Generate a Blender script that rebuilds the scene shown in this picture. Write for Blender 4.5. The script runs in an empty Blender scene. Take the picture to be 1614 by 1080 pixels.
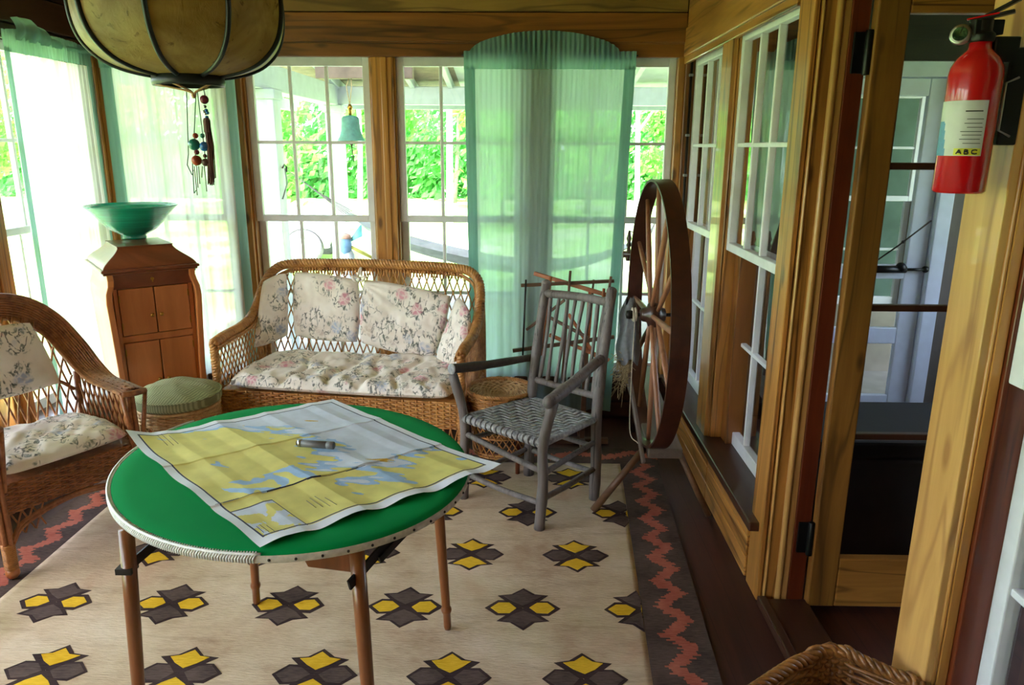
SKY, SUN, EXPO = 1.7, 7.0, 1.28
import bpy, math, random
import numpy as np
from mathutils import Vector, Matrix, noise
RND = random.Random(11)
sc = bpy.context.scene
COL = sc.collection
PI = math.pi
V = Vector

# ------------------------------------------------------------------ camera model
F_PX, PITCH, YAW, ROLL, EYE = 1175.05, 0.2562193, -0.01611382, 0.00500163, 1.65
cp, sp_, cy, sy, cr, sr = (math.cos(PITCH), math.sin(PITCH), math.cos(YAW), math.sin(YAW), math.cos(ROLL), math.sin(ROLL))
def on(px, py, x=None, y=None, z=None):
    """Point of the room seen at a photo pixel, on the plane x=, y= or z=."""
    a = (px-807)/F_PX; b = (py-540)/F_PX
    X = cr*a+sr*b; Y = -sr*a+cr*b
    y1 = cp+sp_*(-Y); zz = -sp_+cp*(-Y)
    d = V((cy*X+sy*y1, -sy*X+cy*y1, zz))
    if z is not None: t = (z-EYE)/d.z
    elif y is not None: t = y/d.y
    else: t = x/d.x
    return V((d.x*t, d.y*t, d.z*t+EYE))

# ------------------------------------------------------------------ mesh builder
class M:
    def __init__(s): s.v = []; s.f = []; s.mi = []; s.sm = []
    def add(s, vs, fs, mat=0, smooth=False):
        o = len(s.v); s.v.extend([tuple(p) for p in vs])
        for f in fs:
            s.f.append(tuple(i+o for i in f)); s.mi.append(mat); s.sm.append(smooth)
        return s
    def box(s, x0, x1, y0, y1, z0, z1, mat=0):
        return s.obox(((x0+x1)/2, (y0+y1)/2, (z0+z1)/2), ((x1-x0)/2, 0, 0), (0, (y1-y0)/2, 0), (0, 0, (z1-z0)/2), mat)
    def obox(s, c, ux, uy, uz, mat=0):
        c, ux, uy, uz = V(c), V(ux), V(uy), V(uz)
        if ux.cross(uy).dot(uz) < 0: ux = -ux
        vs = [c+ux*a+uy*b+uz*d for d in (-1, 1) for b in (-1, 1) for a in (-1, 1)]
        return s.add(vs, [(0, 2, 3, 1), (4, 5, 7, 6), (0, 1, 5, 4), (2, 6, 7, 3), (0, 4, 6, 2), (1, 3, 7, 5)], mat)
    def beam(s, p, q, w, h, up=(0, 0, 1), mat=0):
        """rectangular bar from p to q"""
        p, q = V(p), V(q); d = (q-p); L = d.length; d.normalize()
        u = V(up); sx = d.cross(u)
        if sx.length < 1e-5: sx = d.cross(V((1, 0, 0)))
        sx.normalize(); u = sx.cross(d)
        return s.obox((p+q)/2, sx*(w/2), d*(L/2), u*(h/2), mat)
    def tube(s, pts, r, n=8, mat=0, closed=False, cap=True, smooth=True, sx=1.0, up=None):
        pts = [V(p) for p in pts]; k = len(pts)
        rr = r if isinstance(r, (list, tuple)) else [r]*k
        T = []
        for i in range(k):
            if closed: t = pts[(i+1) % k]-pts[i-1]
            else: t = pts[min(i+1, k-1)]-pts[max(i-1, 0)]
            if t.length < 1e-9: t = V((0, 0, 1))
            T.append(t.normalized())
        n0 = V(up) if up is not None else (V((0, 0, 1)) if abs(T[0].z) < .9 else V((1, 0, 0)))
        vs = []
        N = (n0-T[0]*n0.dot(T[0])).normalized()
        for i in range(k):
            N = N-T[i]*N.dot(T[i])
            if N.length < 1e-6: N = T[i].orthogonal()
            N.normalize(); B = T[i].cross(N)
            for j in range(n):
                a = 2*PI*j/n
                vs.append(pts[i]+N*(math.cos(a)*rr[i])+B*(math.sin(a)*rr[i]*sx))
        fs = []
        for i in range(k if closed else k-1):
            i2 = (i+1) % k
            for j in range(n):
                j2 = (j+1) % n
                fs.append((i*n+j, i*n+j2, i2*n+j2, i2*n+j))
        if cap and not closed:
            fs.append(tuple(range(n-1, -1, -1))); fs.append(tuple((k-1)*n+j for j in range(n)))
        return s.add(vs, fs, mat, smooth)
    def lathe(s, prof, c=(0, 0, 0), n=32, mat=0, smooth=True, axis=(0, 0, 1), capb=True, capt=True, ell=1.0):
        c = V(c); ax = V(axis).normalized(); e1 = ax.orthogonal().normalized() if abs(ax.z) < .99 else V((1, 0, 0)); e2 = ax.cross(e1)
        vs = []
        for r, z in prof:
            for j in range(n):
                a = 2*PI*j/n
                vs.append(c+ax*z+e1*(r*math.cos(a))+e2*(r*math.sin(a)*ell))
        fs = []
        for i in range(len(prof)-1):
            for j in range(n):
                j2 = (j+1) % n
                fs.append((i*n+j, i*n+j2, (i+1)*n+j2, (i+1)*n+j))
        if capb and prof[0][0] > 1e-6: fs.append(tuple(range(n-1, -1, -1)))
        if capt and prof[-1][0] > 1e-6: fs.append(tuple((len(prof)-1)*n+j for j in range(n)))
        return s.add(vs, fs, mat, smooth)
    def sphere(s, c, r, n=12, mat=0, sq=(1, 1, 1)):
        c = V(c); vs = []; fs = []; m = max(6, n//2+2)
        for i in range(m+1):
            t = PI*i/m
            for j in range(n):
                a = 2*PI*j/n
                vs.append(c+V((r*sq[0]*math.sin(t)*math.cos(a), r*sq[1]*math.sin(t)*math.sin(a), -r*sq[2]*math.cos(t))))
        for i in range(m):
            for j in range(n):
                fs.append((i*n+j, i*n+(j+1) % n, (i+1)*n+(j+1) % n, (i+1)*n+j))
        return s.add(vs, fs, mat, True)
    def prism(s, poly, off, mat=0, smooth=False):
        poly = [V(p) for p in poly]; off = V(off); n = len(poly)
        nn = V((0, 0, 0))
        for i in range(n): nn += poly[i].cross(poly[(i+1) % n])
        if nn.dot(off) > 0: poly = poly[::-1]
        vs = poly+[p+off for p in poly]
        fs = [tuple(range(n)), tuple(range(2*n-1, n-1, -1))]
        for i in range(n): fs.append((i, n+i, n+(i+1) % n, (i+1) % n))
        return s.add(vs, fs, mat, smooth)
    def grid(s, fn, nu, nv, mat=0, smooth=True, matfn=None, closeu=False):
        vs = [fn(i/(nu if closeu else nu), j/nv) for j in range(nv+1) for i in range(nu if closeu else nu+1)]
        w = nu if closeu else nu+1; fs = []
        o = len(s.v); s.v.extend([tuple(p) for p in vs])
        for j in range(nv):
            for i in range(nu):
                i2 = (i+1) % w
                s.f.append((o+j*w+i, o+j*w+i2, o+(j+1)*w+i2, o+(j+1)*w+i))
                s.mi.append(matfn((i+.5)/nu, (j+.5)/nv) if matfn else mat); s.sm.append(smooth)
        return s
    def build(s, name, mats, parent=None, base=None, bevel=0, subsurf=0, solid=0, kind=None, seg=2):
        if not isinstance(mats, (list, tuple)): mats = [mats]
        b = base if base is not None else (BASE[parent.name] if parent else V((0, 0, 0)))
        b = V(b)
        me = bpy.data.meshes.new(name)
        me.from_pydata([(p[0]-b.x, p[1]-b.y, p[2]-b.z) for p in s.v], [], s.f)
        for m in mats: me.materials.append(m)
        me.polygons.foreach_set('material_index', s.mi); me.polygons.foreach_set('use_smooth', s.sm)
        me.update()
        o = bpy.data.objects.new(name, me); COL.objects.link(o)
        BASE[o.name] = b
        if parent: o.parent = parent
        else: o.location = b
        if solid:
            k = o.modifiers.new('thick', 'SOLIDIFY'); k.thickness = solid; k.offset = 0
        if bevel:
            k = o.modifiers.new('bevel', 'BEVEL'); k.width = bevel; k.segments = seg; k.limit_method = 'ANGLE'; k.angle_limit = math.radians(40)
        if subsurf:
            k = o.modifiers.new('sub', 'SUBSURF'); k.levels = k.render_levels = subsurf
        if kind: o['kind'] = kind
        return o
BASE = {}
def thing(name, label, cat, loc, group=None):
    o = bpy.data.objects.new(name, None); COL.objects.link(o); o.location = loc; o.empty_display_size = .1
    BASE[o.name] = V(loc); o['label'] = label; o['category'] = cat
    if group: o['group'] = group
    return o
def tag(o, label, cat, group=None):
    o['label'] = label; o['category'] = cat
    if group: o['group'] = group
    return o
def struct_empty(name, loc=(0, 0, 0)):
    o = bpy.data.objects.new(name, None); COL.objects.link(o); o.location = loc; BASE[o.name] = V(loc); o['kind'] = 'structure'
    return o
def dup(root, delta, label=None, group=None):
    r = root.copy(); COL.objects.link(r); r.location = root.location+V(delta); BASE[r.name] = V(r.location)
    if label: r['label'] = label
    if group: r['group'] = group
    for ch in list(root.children):
        c = ch.copy(); COL.objects.link(c); c.parent = r
        for g in list(ch.children):
            d = g.copy(); COL.objects.link(d); d.parent = c
    return r
def lerp(a, b, t): return a+(b-a)*t
def spline(pts, per=8, closed=False):
    """Catmull-Rom through pts"""
    P = [V(p) for p in pts]; n = len(P); out = []
    for i in range(n if closed else n-1):
        p0 = P[i-1] if (closed or i > 0) else P[0]*2-P[1]
        p1, p2 = P[i], P[(i+1) % n]
        p3 = P[(i+2) % n] if (closed or i+2 < n) else P[-1]*2-P[-2]
        for k in range(per):
            t = k/per
            out.append(.5*((2*p1)+(p2-p0)*t+(2*p0-5*p1+4*p2-p3)*t*t+(3*p1-p0-3*p2+p3)*t**3))
    if not closed: out.append(P[-1])
    return out
def resample(path, step):
    path = [V(p) for p in path]; L = [0]
    for a, b in zip(path, path[1:]): L.append(L[-1]+(b-a).length)
    n = max(2, int(round(L[-1]/step))); out = []; k = 0
    for i in range(n+1):
        d = L[-1]*i/n
        while k < len(L)-2 and L[k+1] < d: k += 1
        t = (d-L[k])/max(1e-9, L[k+1]-L[k]); out.append(path[k].lerp(path[k+1], min(1, max(0, t))))
    return out

# wicker work
def braid(m, path, R, r, strands=3, pitch=.05, mat=0, n=5, step=.006):
    pts = resample(path, step); k = len(pts)
    T = [(pts[min(i+1, k-1)]-pts[max(i-1, 0)]).normalized() for i in range(k)]
    N = T[0].orthogonal().normalized(); Ns = []
    for i in range(k):
        N = (N-T[i]*N.dot(T[i])).normalized(); Ns.append(N.copy())
    for s in range(strands):
        out = []
        for i in range(k):
            a = 2*PI*(i*step/pitch+s/strands); B = T[i].cross(Ns[i])
            out.append(pts[i]+Ns[i]*(R*math.cos(a))+B*(R*math.sin(a)))
        m.tube(out, r, n, mat)
def weave(m, fn, stakes, rows, r, amp, nrm, mat=0, rs=None, sub=2, n=4, stake=True, rnd=0.0, jit=0.0):
    """fn(u,v)->point; rows of strands run along u and go in front of / behind the stakes"""
    K = stakes*sub
    for j in range(rows):
        v = (j+.5)/rows; pts = []
        ph = RND.random()*.3
        for i in range(K+1):
            u = i/K; p = V(fn(u, v)); nn = nrm(u, v) if callable(nrm) else V(nrm)
            a = math.cos(PI*(i/sub)+PI*j)*amp
            pts.append(p+nn*a+V((0, 0, RND.uniform(-jit, jit))))
        m.tube(pts, r, n, mat)
    if stake:
        for i in range(stakes+1):
            u = i/stakes
            m.tube([fn(u, v/6) for v in range(7)], rs or r*1.2, n, mat)
def lattice(m, fn, cols, slope, r, nrm, mat=0, n=5, seg=10, inside=None):
    """two families of diagonals across the (u,v) square; slope = columns crossed from bottom to top"""
    for fam in (0, 1):
        for k in range(-int(slope)-1, cols+int(slope)+2):
            pts = []
            for i in range(seg+1):
                v = i/seg; u = (k+(slope*v if fam == 0 else -slope*v))/cols
                if -1e-6 <= u <= 1+1e-6 and (inside is None or inside(u, v)):
                    nn = nrm(u, v) if callable(nrm) else V(nrm)
                    pts.append(V(fn(u, v))+nn*(r*.9*(1 if fam else -1)))
            if len(pts) > 1: m.tube(pts, r, n, mat)
def cushion(m, P00, P10, P11, P01, thick, nu=40, nv=30, pw=6, wr=.004, tuck=None, seed=0.0, belly=1.0, edge=0.012):
    """stuffed pad over a bilinear patch; thickness falls to a seam at the border"""
    P00, P10, P11, P01 = map(V, (P00, P10, P11, P01))
    nrm = (P10-P00).cross(P01-P00).normalized()
    def mk(side):
        def fn(u, v):
            # rounded corners: pull in corner points
            a, b = 2*u-1, 2*v-1
            k = (abs(a)**pw+abs(b)**pw)
            q = 1-.06*(a*a*b*b)
            a2, b2 = a*q, b*q
            uu, vv = (a2+1)/2, (b2+1)/2
            p = (P00.lerp(P10, uu)).lerp(P01.lerp(P11, uu), vv)
            t = max(0, (1-abs(a)**pw)*(1-abs(b)**pw))**.45
            h = edge*0+thick/2*t*(1 if side > 0 else belly)
            if t > 0 and side > 0:
                w = noise.noise(V((p.x*9+seed, p.y*9, p.z*9)))*wr*2.2+noise.noise(V((p.x*28+seed, p.y*20, p.z*28)))*wr
                h += w*t
                if tuck: h += tuck(u, v)*t
            return p+nrm*(h*side)
        return fn
    m.grid(mk(1), nu, nv); 
    g = M(); g.grid(mk(-1), nu, nv)
    m.add(g.v, [f[::-1] for f in g.f], 0, True)
    return nrm
# ------------------------------------------------------------------ materials
def lin(c):
    c = c/255
    return c/12.92 if c <= .04045 else ((c+.055)/1.055)**2.4
def C(r, g, b, a=1): return (lin(r), lin(g), lin(b), a)
class NT:
    def __init__(s, name):
        s.m = bpy.data.materials.new(name); s.m.use_nodes = True; s.t = s.m.node_tree; s.t.nodes.clear()
        s.out = s.n('ShaderNodeOutputMaterial')
    def n(s, typ, **kw):
        nd = s.t.nodes.new(typ)
        for k, v in kw.items():
            if k == 'inp':
                for kk, vv in v.items():
                    if hasattr(vv, 'is_linked') or hasattr(vv, 'links'): s.t.links.new(vv, nd.inputs[kk])
                    else: nd.inputs[kk].default_value = vv
            else: setattr(nd, k, v)
        return nd
    def l(s, a, b): s.t.links.new(a, b)
    def coord(s, scale=(1, 1, 1), loc=(0, 0, 0), rot=(0, 0, 0), kind='Object'):
        tc = s.n('ShaderNodeTexCoord'); mp = s.n('ShaderNodeMapping')
        mp.inputs['Scale'].default_value = scale; mp.inputs['Location'].default_value = loc; mp.inputs['Rotation'].default_value = rot
        s.l(tc.outputs[kind], mp.inputs['Vector']); return mp.outputs['Vector']
    def noise(s, vec, scale=5, detail=4, rough=.5, dist=0.0):
        nd = s.n('ShaderNodeTexNoise', inp={'Scale': scale, 'Detail': detail, 'Roughness': rough, 'Distortion': dist}); s.l(vec, nd.inputs['Vector']); return nd.outputs['Fac']
    def ramp(s, fac, stops, interp='LINEAR'):
        nd = s.n('ShaderNodeValToRGB'); el = nd.color_ramp.elements; nd.color_ramp.interpolation = interp
        while len(el) < len(stops): el.new(.5)
        for e, (p, c) in zip(el, stops): e.position = p; e.color = c
        s.l(fac, nd.inputs['Fac']); return nd.outputs['Color']
    def mix(s, fac, a, b, mode='MIX'):
        nd = s.n('ShaderNodeMix', data_type='RGBA', blend_type=mode)
        for idx, x in ((0, fac), (6, a), (7, b)):
            if hasattr(x, 'links'): s.l(x, nd.inputs[idx])
            else: nd.inputs[idx].default_value = x
        return nd.outputs[2]
    def math(s, op, a, b=0.0, c=0.0):
        nd = s.n('ShaderNodeMath', operation=op)
        for i, x in enumerate((a, b, c)):
            if hasattr(x, 'links'): s.l(x, nd.inputs[i])
            else: nd.inputs[i].default_value = x
        return nd.outputs[0]
    def principled(s, color, rough=.5, bump=None, bstr=.2, bdist=.01, metal=0.0, coat=0.0, spec=.5, sheen=0.0):
        b = s.n('ShaderNodeBsdfPrincipled')
        for k, x in (('Base Color', color), ('Roughness', rough), ('Metallic', metal), ('Coat Weight', coat), ('Specular IOR Level', spec), ('Sheen Weight', sheen)):
            if hasattr(x, 'links'): s.l(x, b.inputs[k])
            else: b.inputs[k].default_value = x
        if bump is not None:
            bp = s.n('ShaderNodeBump', inp={'Strength': bstr, 'Distance': bdist}); s.l(bump, bp.inputs['Height']); s.l(bp.outputs['Normal'], b.inputs['Normal'])
        s.l(b.outputs[0], s.out.inputs['Surface']); return b
def plain(name, c, rough=.5, var=.12, scale=30, bump=.15, metal=0.0, coat=0.0, spec=.5, sheen=0.0):
    t = NT(name); co = t.coord()
    f = t.noise(co, scale, 4)
    d = (c[0]*(1-var*2), c[1]*(1-var*2), c[2]*(1-var*2), 1); e = (min(1, c[0]*(1+var)), min(1, c[1]*(1+var)), min(1, c[2]*(1+var)), 1)
    col = t.ramp(f, [(.3, d), (.7, e)])
    t.principled(col, rough, f, bump, .004, metal, coat, spec, sheen); return t.m
def wood(name, c1, c2, axis='Z', grain=22, rough=.4, coat=.15, streak=None, knots=False, bump=.12, off=0):
    t = NT(name); long = 1.1
    s = {'X': (long, grain, grain), 'Y': (grain, long, grain), 'Z': (grain, grain, long)}[axis]
    co = t.coord(s, (off, off*1.7, off*.6))
    f = t.noise(co, 1.0, 6, .62, 1.2)
    s2 = tuple(x*.22 if x > 5 else x*.6 for x in s)
    g = t.noise(t.coord(s2, (off, 3, off)), 1.0, 3, .5, .5)
    h = t.math('ADD', t.math('MULTIPLY', f, .6), t.math('MULTIPLY', g, .4))
    mid = tuple((a+b)/2 for a, b in zip(c1, c2))
    col = t.ramp(h, [(.30, c1), (.48, mid), (.66, c2)])
    if streak:
        k = t.noise(t.coord(tuple(x*1.6 if x > 5 else x*.45 for x in s), (off+5, 1, 2)), 1.0, 3, .6, .8)
        col = t.mix(t.ramp(k, [(.60, (0, 0, 0, 1)), (.69, (1, 1, 1, 1))]), col, streak)
    if knots:
        ln = t.noise(t.coord(tuple(x*.55 if x > 5 else x*.5 for x in s), (off+2, 7, 1)), 1.0, 2, .5, .4)
        cr_ = t.ramp(ln, [(.478, (0, 0, 0, 1)), (.496, (1, 1, 1, 1)), (.504, (1, 1, 1, 1)), (.522, (0, 0, 0, 1))])
        col = t.mix(t.math('MULTIPLY', cr_, .55), col, knots)
        tone = t.noise(t.coord(tuple(x*.30 if x > 5 else x*.9 for x in s), (off+9, 2, 3)), 1.0, 2)
        col = t.mix(t.math('MULTIPLY', t.ramp(tone, [(.35, (1, 1, 1, 1)), (.62, (0, 0, 0, 1))]), .32), col, knots)
        kn_ = t.n('ShaderNodeTexVoronoi', feature='F1', inp={'Scale': 1.0, 'Randomness': 1.0}); t.l(t.coord(tuple(9 if x > 5 else 3.2 for x in s), (off, off, 3)), kn_.inputs['Vector'])
        kk = t.ramp(kn_.outputs['Distance'], [(.07, (1, 1, 1, 1)), (.16, (0, 0, 0, 1))])
        col = t.mix(t.math('MULTIPLY', kk, .75), col, knots)
    t.principled(col, rough, f, bump, .003, coat=coat); return t.m

fir = {a: wood('varnished_fir_'+a, C(146, 91, 38), C(212, 149, 74), a, 15, .36, .25, C(104, 60, 24), C(74, 40, 16), off=i*3) for i, a in enumerate('XYZ')}
firmid = wood('door_fir', C(112, 68, 28), C(180, 124, 58), 'Z', 13, .36, .25, C(82, 48, 20), C(48, 28, 14), off=13)
firdark = {a: wood('aged_fir_'+a, C(104, 58, 24), C(158, 98, 42), a, 12, .36, .25, C(80, 44, 18), C(54, 28, 12), off=i*2+1) for i, a in enumerate('XYZ')}
frieze_m = wood('pale_frieze_board', C(118, 84, 38), C(180, 140, 72), 'X', 8, .45, .1, C(90, 62, 28), C(64, 42, 18), off=9)
panelwood = wood('pale_casing', C(178, 126, 66), C(222, 172, 102), 'Z', 12, .38, .2, C(150, 98, 50), C(150, 98, 52), off=4)
brown = {a: wood('dark_stained_wood_'+a, C(44, 24, 17), C(78, 45, 31), a, 18, .38, .15) for a in 'XYZ'}
redwood = wood('red_brown_jamb', C(70, 24, 10), C(122, 52, 22), 'Z', 16, .4, .2, C(40, 14, 8))
white_paint = plain('white_paint', C(226, 226, 232), .42, .04, 14, .06)
blue_white = plain('cool_white_paint', C(206, 216, 236), .42, .04, 14, .06)
black_metal = plain('black_metal', C(18, 18, 19), .4, .1, 40, .08, .3)
iron = plain('dark_iron', C(44, 38, 36), .5, .15, 40, .15, .6)
brass = plain('old_brass', C(170, 130, 60), .35, .1, 60, .1, 1.0)
chrome = plain('grey_metal', C(176, 176, 178), .3, .06, 60, .05, 1.0)

def floor_mat():
    t = NT('dark_painted_floor'); co = t.coord((9, .8, 1)); f = t.noise(co, 1, 5, .6, .6)
    pl = t.n('ShaderNodeTexWave', bands_direction='X', wave_profile='SAW', inp={'Scale': 3.2, 'Distortion': 0.0}); t.l(t.coord(), pl.inputs['Vector'])
    col = t.ramp(f, [(.3, C(52, 27, 22)), (.7, C(84, 44, 36))])
    col = t.mix(t.ramp(pl.outputs['Fac'], [(.0, (1, 1, 1, 1)), (.025, (0, 0, 0, 1))]), col, C(22, 12, 10))
    t.principled(col, .55, f, .15, .003, spec=.35); return t.m
floor_m = floor_mat()

def glass_mat(name='window_glass', tint=(.97, .99, .985, 1), gain=1.9, base=.035):
    t = NT(name)
    lw = t.n('ShaderNodeLayerWeight', inp={'Blend': .5})
    p = t.math('POWER', lw.outputs['Facing'], 5.0)
    f = t.math('MULTIPLY', t.math('ADD', t.math('MULTIPLY', p, 1-base), base), gain)
    f = t.math('MINIMUM', f, 1.0)
    tr = t.n('ShaderNodeBsdfTransparent', inp={'Color': tint}); gl = t.n('ShaderNodeBsdfGlossy', inp={'Roughness': .015, 'Color': (1, 1, 1, 1)})
    co = t.coord(); nz = t.noise(co, 3.0, 2); bp = t.n('ShaderNodeBump', inp={'Strength': .04, 'Distance': .02}); t.l(nz, bp.inputs['Height']); t.l(bp.outputs['Normal'], gl.inputs['Normal'])
    mx = t.n('ShaderNodeMixShader'); t.l(f, mx.inputs[0]); t.l(tr.outputs[0], mx.inputs[1]); t.l(gl.outputs[0], mx.inputs[2]); t.l(mx.outputs[0], t.out.inputs['Surface'])
    return t.m
glass_m = glass_mat()

def cloth_mat(name, c, transp=.3, transl=.6, c2=None):
    t = NT(name); co = t.coord((1, 1, 1))
    w = t.noise(t.coord((60, 60, 4)), 1, 3); 
    col = t.ramp(w, [(.3, c2 or tuple(x*.88 for x in c[:3])+(1,)), (.7, c)])
    df = t.n('ShaderNodeBsdfDiffuse'); tl = t.n('ShaderNodeBsdfTranslucent'); tr = t.n('ShaderNodeBsdfTransparent')
    t.l(col, df.inputs['Color']); t.l(col, tl.inputs['Color']); t.l(col, tr.inputs['Color'])
    a = t.n('ShaderNodeMixShader', inp={0: transl}); t.l(df.outputs[0], a.inputs[1]); t.l(tl.outputs[0], a.inputs[2])
    b = t.n('ShaderNodeMixShader', inp={0: transp}); t.l(a.outputs[0], b.inputs[1]); t.l(tr.outputs[0], b.inputs[2])
    t.l(b.outputs[0], t.out.inputs['Surface']); return t.m
curtain_m = cloth_mat('sheer_mint_curtain', C(190, 214, 212), .09, .7)
curtain_pale = cloth_mat('backlit_mint_curtain', C(234, 238, 232), .17, .7)  # same mint cloth, window backlight put into the paler colour
hem_pale = cloth_mat('backlit_hem', C(156, 194, 186), .05, .5)  # hem of that cloth, paled for the backlight as well
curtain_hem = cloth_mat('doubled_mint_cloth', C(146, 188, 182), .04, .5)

def floral_mat():
    t = NT('faded_floral_chintz'); co = t.coord((1, 1, 1))
    def warp(vec, sc_, amt):
        w = t.n('ShaderNodeTexNoise', inp={'Scale': sc_, 'Detail': 2.0}); t.l(vec, w.inputs['Vector'])
        s_ = t.n('ShaderNodeVectorMath', operation='SUBTRACT'); t.l(w.outputs['Color'], s_.inputs[0]); s_.inputs[1].default_value = (.5, .5, .5)
        m_ = t.n('ShaderNodeVectorMath', operation='MULTIPLY_ADD'); t.l(s_.outputs[0], m_.inputs[0]); m_.inputs[1].default_value = (amt,)*3; t.l(vec, m_.inputs[2]); return m_.outputs[0]
    def mask(fac, lo, hi, inv=False):
        return t.ramp(fac, [(lo, (1, 1, 1, 1) if inv else (0, 0, 0, 1)), (hi, (0, 0, 0, 1) if inv else (1, 1, 1, 1))])
    base = t.ramp(t.noise(co, 9, 3), [(.3, C(230, 218, 208)), (.7, C(248, 241, 234))])
    big = warp(co, 14, .05)
    vf = t.n('ShaderNodeTexVoronoi', feature='F1', inp={'Scale': 8.0, 'Randomness': .9}); t.l(big, vf.inputs['Vector'])
    dist = vf.outputs['Distance']
    sel = t.n('ShaderNodeSeparateColor'); t.l(vf.outputs['Color'], sel.inputs[0])
    # leaf sprays around each bloom: small outlined ovals
    lw = warp(t.coord((1, .8, .5)), 16, .075)
    vl = t.n('ShaderNodeTexVoronoi', feature='F1', inp={'Scale': 36.0, 'Randomness': 1.0}); t.l(lw, vl.inputs['Vector'])
    ring = t.math('MULTIPLY', mask(dist, .20, .30), mask(dist, .54, .64, True))
    spray = t.math('MULTIPLY', ring, mask(t.noise(t.coord((1, 1, 1), (3, 1, 2)), 15, 2), .41, .47))
    inner = t.math('MULTIPLY', mask(vl.outputs['Distance'], .30, .40, True), spray)
    vs_ = t.n('ShaderNodeTexVoronoi', feature='DISTANCE_TO_EDGE', inp={'Scale': 30.0}); t.l(lw, vs_.inputs['Vector'])
    outl = t.math('MULTIPLY', t.math('MULTIPLY', mask(vs_.outputs['Distance'], .03, .09, True), mask(t.noise(t.coord((1, 1, 1), (8, 8, 2)), 60, 2), .42, .52)), spray)
    col = t.mix(t.math('MULTIPLY', t.math('MULTIPLY', inner, mask(t.noise(t.coord((1, 1, 1), (2, 6, 2)), 90, 2), .3, .6)), .85), base, C(98, 110, 100))
    col = t.mix(t.math('MULTIPLY', outl, .85), col, C(66, 72, 70))
    # blooms
    pw = t.n('ShaderNodeTexVoronoi', feature='DISTANCE_TO_EDGE', inp={'Scale': 34.0}); t.l(big, pw.inputs['Vector'])
    pet = t.ramp(pw.outputs['Distance'], [(.0, (.25, .25, .25, 1)), (.22, (1, 1, 1, 1))])
    r = mask(dist, .22, .36, True)
    hue = t.ramp(sel.outputs[0], [(.0, C(206, 112, 140)), (.30, C(222, 150, 166)), (.33, C(136, 150, 190)), (.68, C(164, 178, 206)), (.72, C(212, 194, 180)), (1, C(196, 176, 168))])
    col = t.mix(t.math('MULTIPLY', t.math('MULTIPLY', r, pet), .82), col, hue)
    core = t.math('MULTIPLY', mask(dist, .05, .12, True), .6)
    col = t.mix(core, col, t.mix(.35, hue, C(120, 60, 84)))
    t.principled(col, .85, t.noise(co, 400, 2), .1, .001, spec=.2, sheen=.1); return t.m
floral_m = floral_mat()
def wicker_mat(name, c1, c2, sc_=45, rough=.45):
    t = NT(name); f = t.noise(t.coord(), sc_, 3, .6); g = t.noise(t.coord(), 7, 2)
    h = t.math('ADD', t.math('MULTIPLY', f, .55), t.math('MULTIPLY', g, .45))
    t.principled(t.ramp(h, [(.34, c1), (.62, c2)]), rough, f, .2, .002, coat=.15); return t.m
wicker_m = wicker_mat('honey_wicker', C(140, 84, 36), C(206, 148, 82))
wicker_red = wicker_mat('red_brown_wicker', C(112, 60, 34), C(176, 112, 68))
wicker_pale = wicker_mat('pale_wicker', C(176, 130, 82), C(222, 184, 132))
wicker_dark = wicker_mat('dark_willow', C(90, 52, 22), C(182, 122, 62), 60)
twig_m = wood('weathered_grey_twig', C(84, 76, 74), C(132, 122, 118), 'Z', 40, .6, 0, C(62, 55, 53))
twig_dark = wood('grey_black_arm', C(52, 48, 48), C(92, 85, 83), 'Y', 40, .6, 0)
splint_m = plain('grey_bark_splint', C(164, 164, 167), .5, .25, 60, .3)
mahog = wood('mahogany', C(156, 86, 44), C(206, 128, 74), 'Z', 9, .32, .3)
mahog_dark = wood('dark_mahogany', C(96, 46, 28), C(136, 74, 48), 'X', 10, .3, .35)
mahog_lit = wood('mahogany_lit_side', C(160, 96, 50), C(210, 140, 78), 'Z', 12, .34, .3)  # mahogany with the window light put into its lighter colour
wheelwood = wood('spinning_wheel_wood', C(42, 20, 14), C(78, 40, 27), 'Y', 14, .4, .2)
spoke_m = wood('spoke_wood', C(112, 66, 42), C(164, 110, 78), 'Z', 18, .45, .1)
bench_m = wood('grey_brown_bench', C(82, 70, 64), C(124, 110, 102), 'Y', 14, .55, .05)
tableleg_m = wood('table_leg_wood', C(92, 50, 24), C(150, 88, 44), 'Z', 16, .34, .3)
orange_wood = wood('orange_stick', C(130, 66, 34), C(186, 108, 64), 'X', 20, .5, .05)
stick_m = wood('brown_stick', C(74, 50, 36), C(118, 84, 60), 'X', 20, .5, .05)
def felt_mat():
    t = NT('green_felt'); f = t.noise(t.coord(), 300, 3); g = t.noise(t.coord(), 6, 3)
    col = t.mix(t.math('MULTIPLY', g, .5), C(0, 146, 74), C(0, 118, 62))
    t.principled(col, .85, f, .2, .001, spec=.12); return t.m
felt_m = felt_mat()
cream_m = plain('cream_binding', C(204, 194, 176), .7, .12, 60, .2)
thread_m = plain('white_lacing', C(240, 240, 240), .6, .05, 60, .1)
bowl_m = NT('green_glaze')
_c = bowl_m.coord((1, 1, 30)); _f = bowl_m.noise(_c, 4, 3)
bowl_m.principled(bowl_m.ramp(_f, [(.3, C(0, 122, 98)), (.7, C(18, 160, 128))]), .22, _f, .06, .004, coat=.5); bowl_m = bowl_m.m
red_m = plain('red_enamel', C(196, 12, 20), .22, .03, 8, .02, coat=.6)
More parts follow.
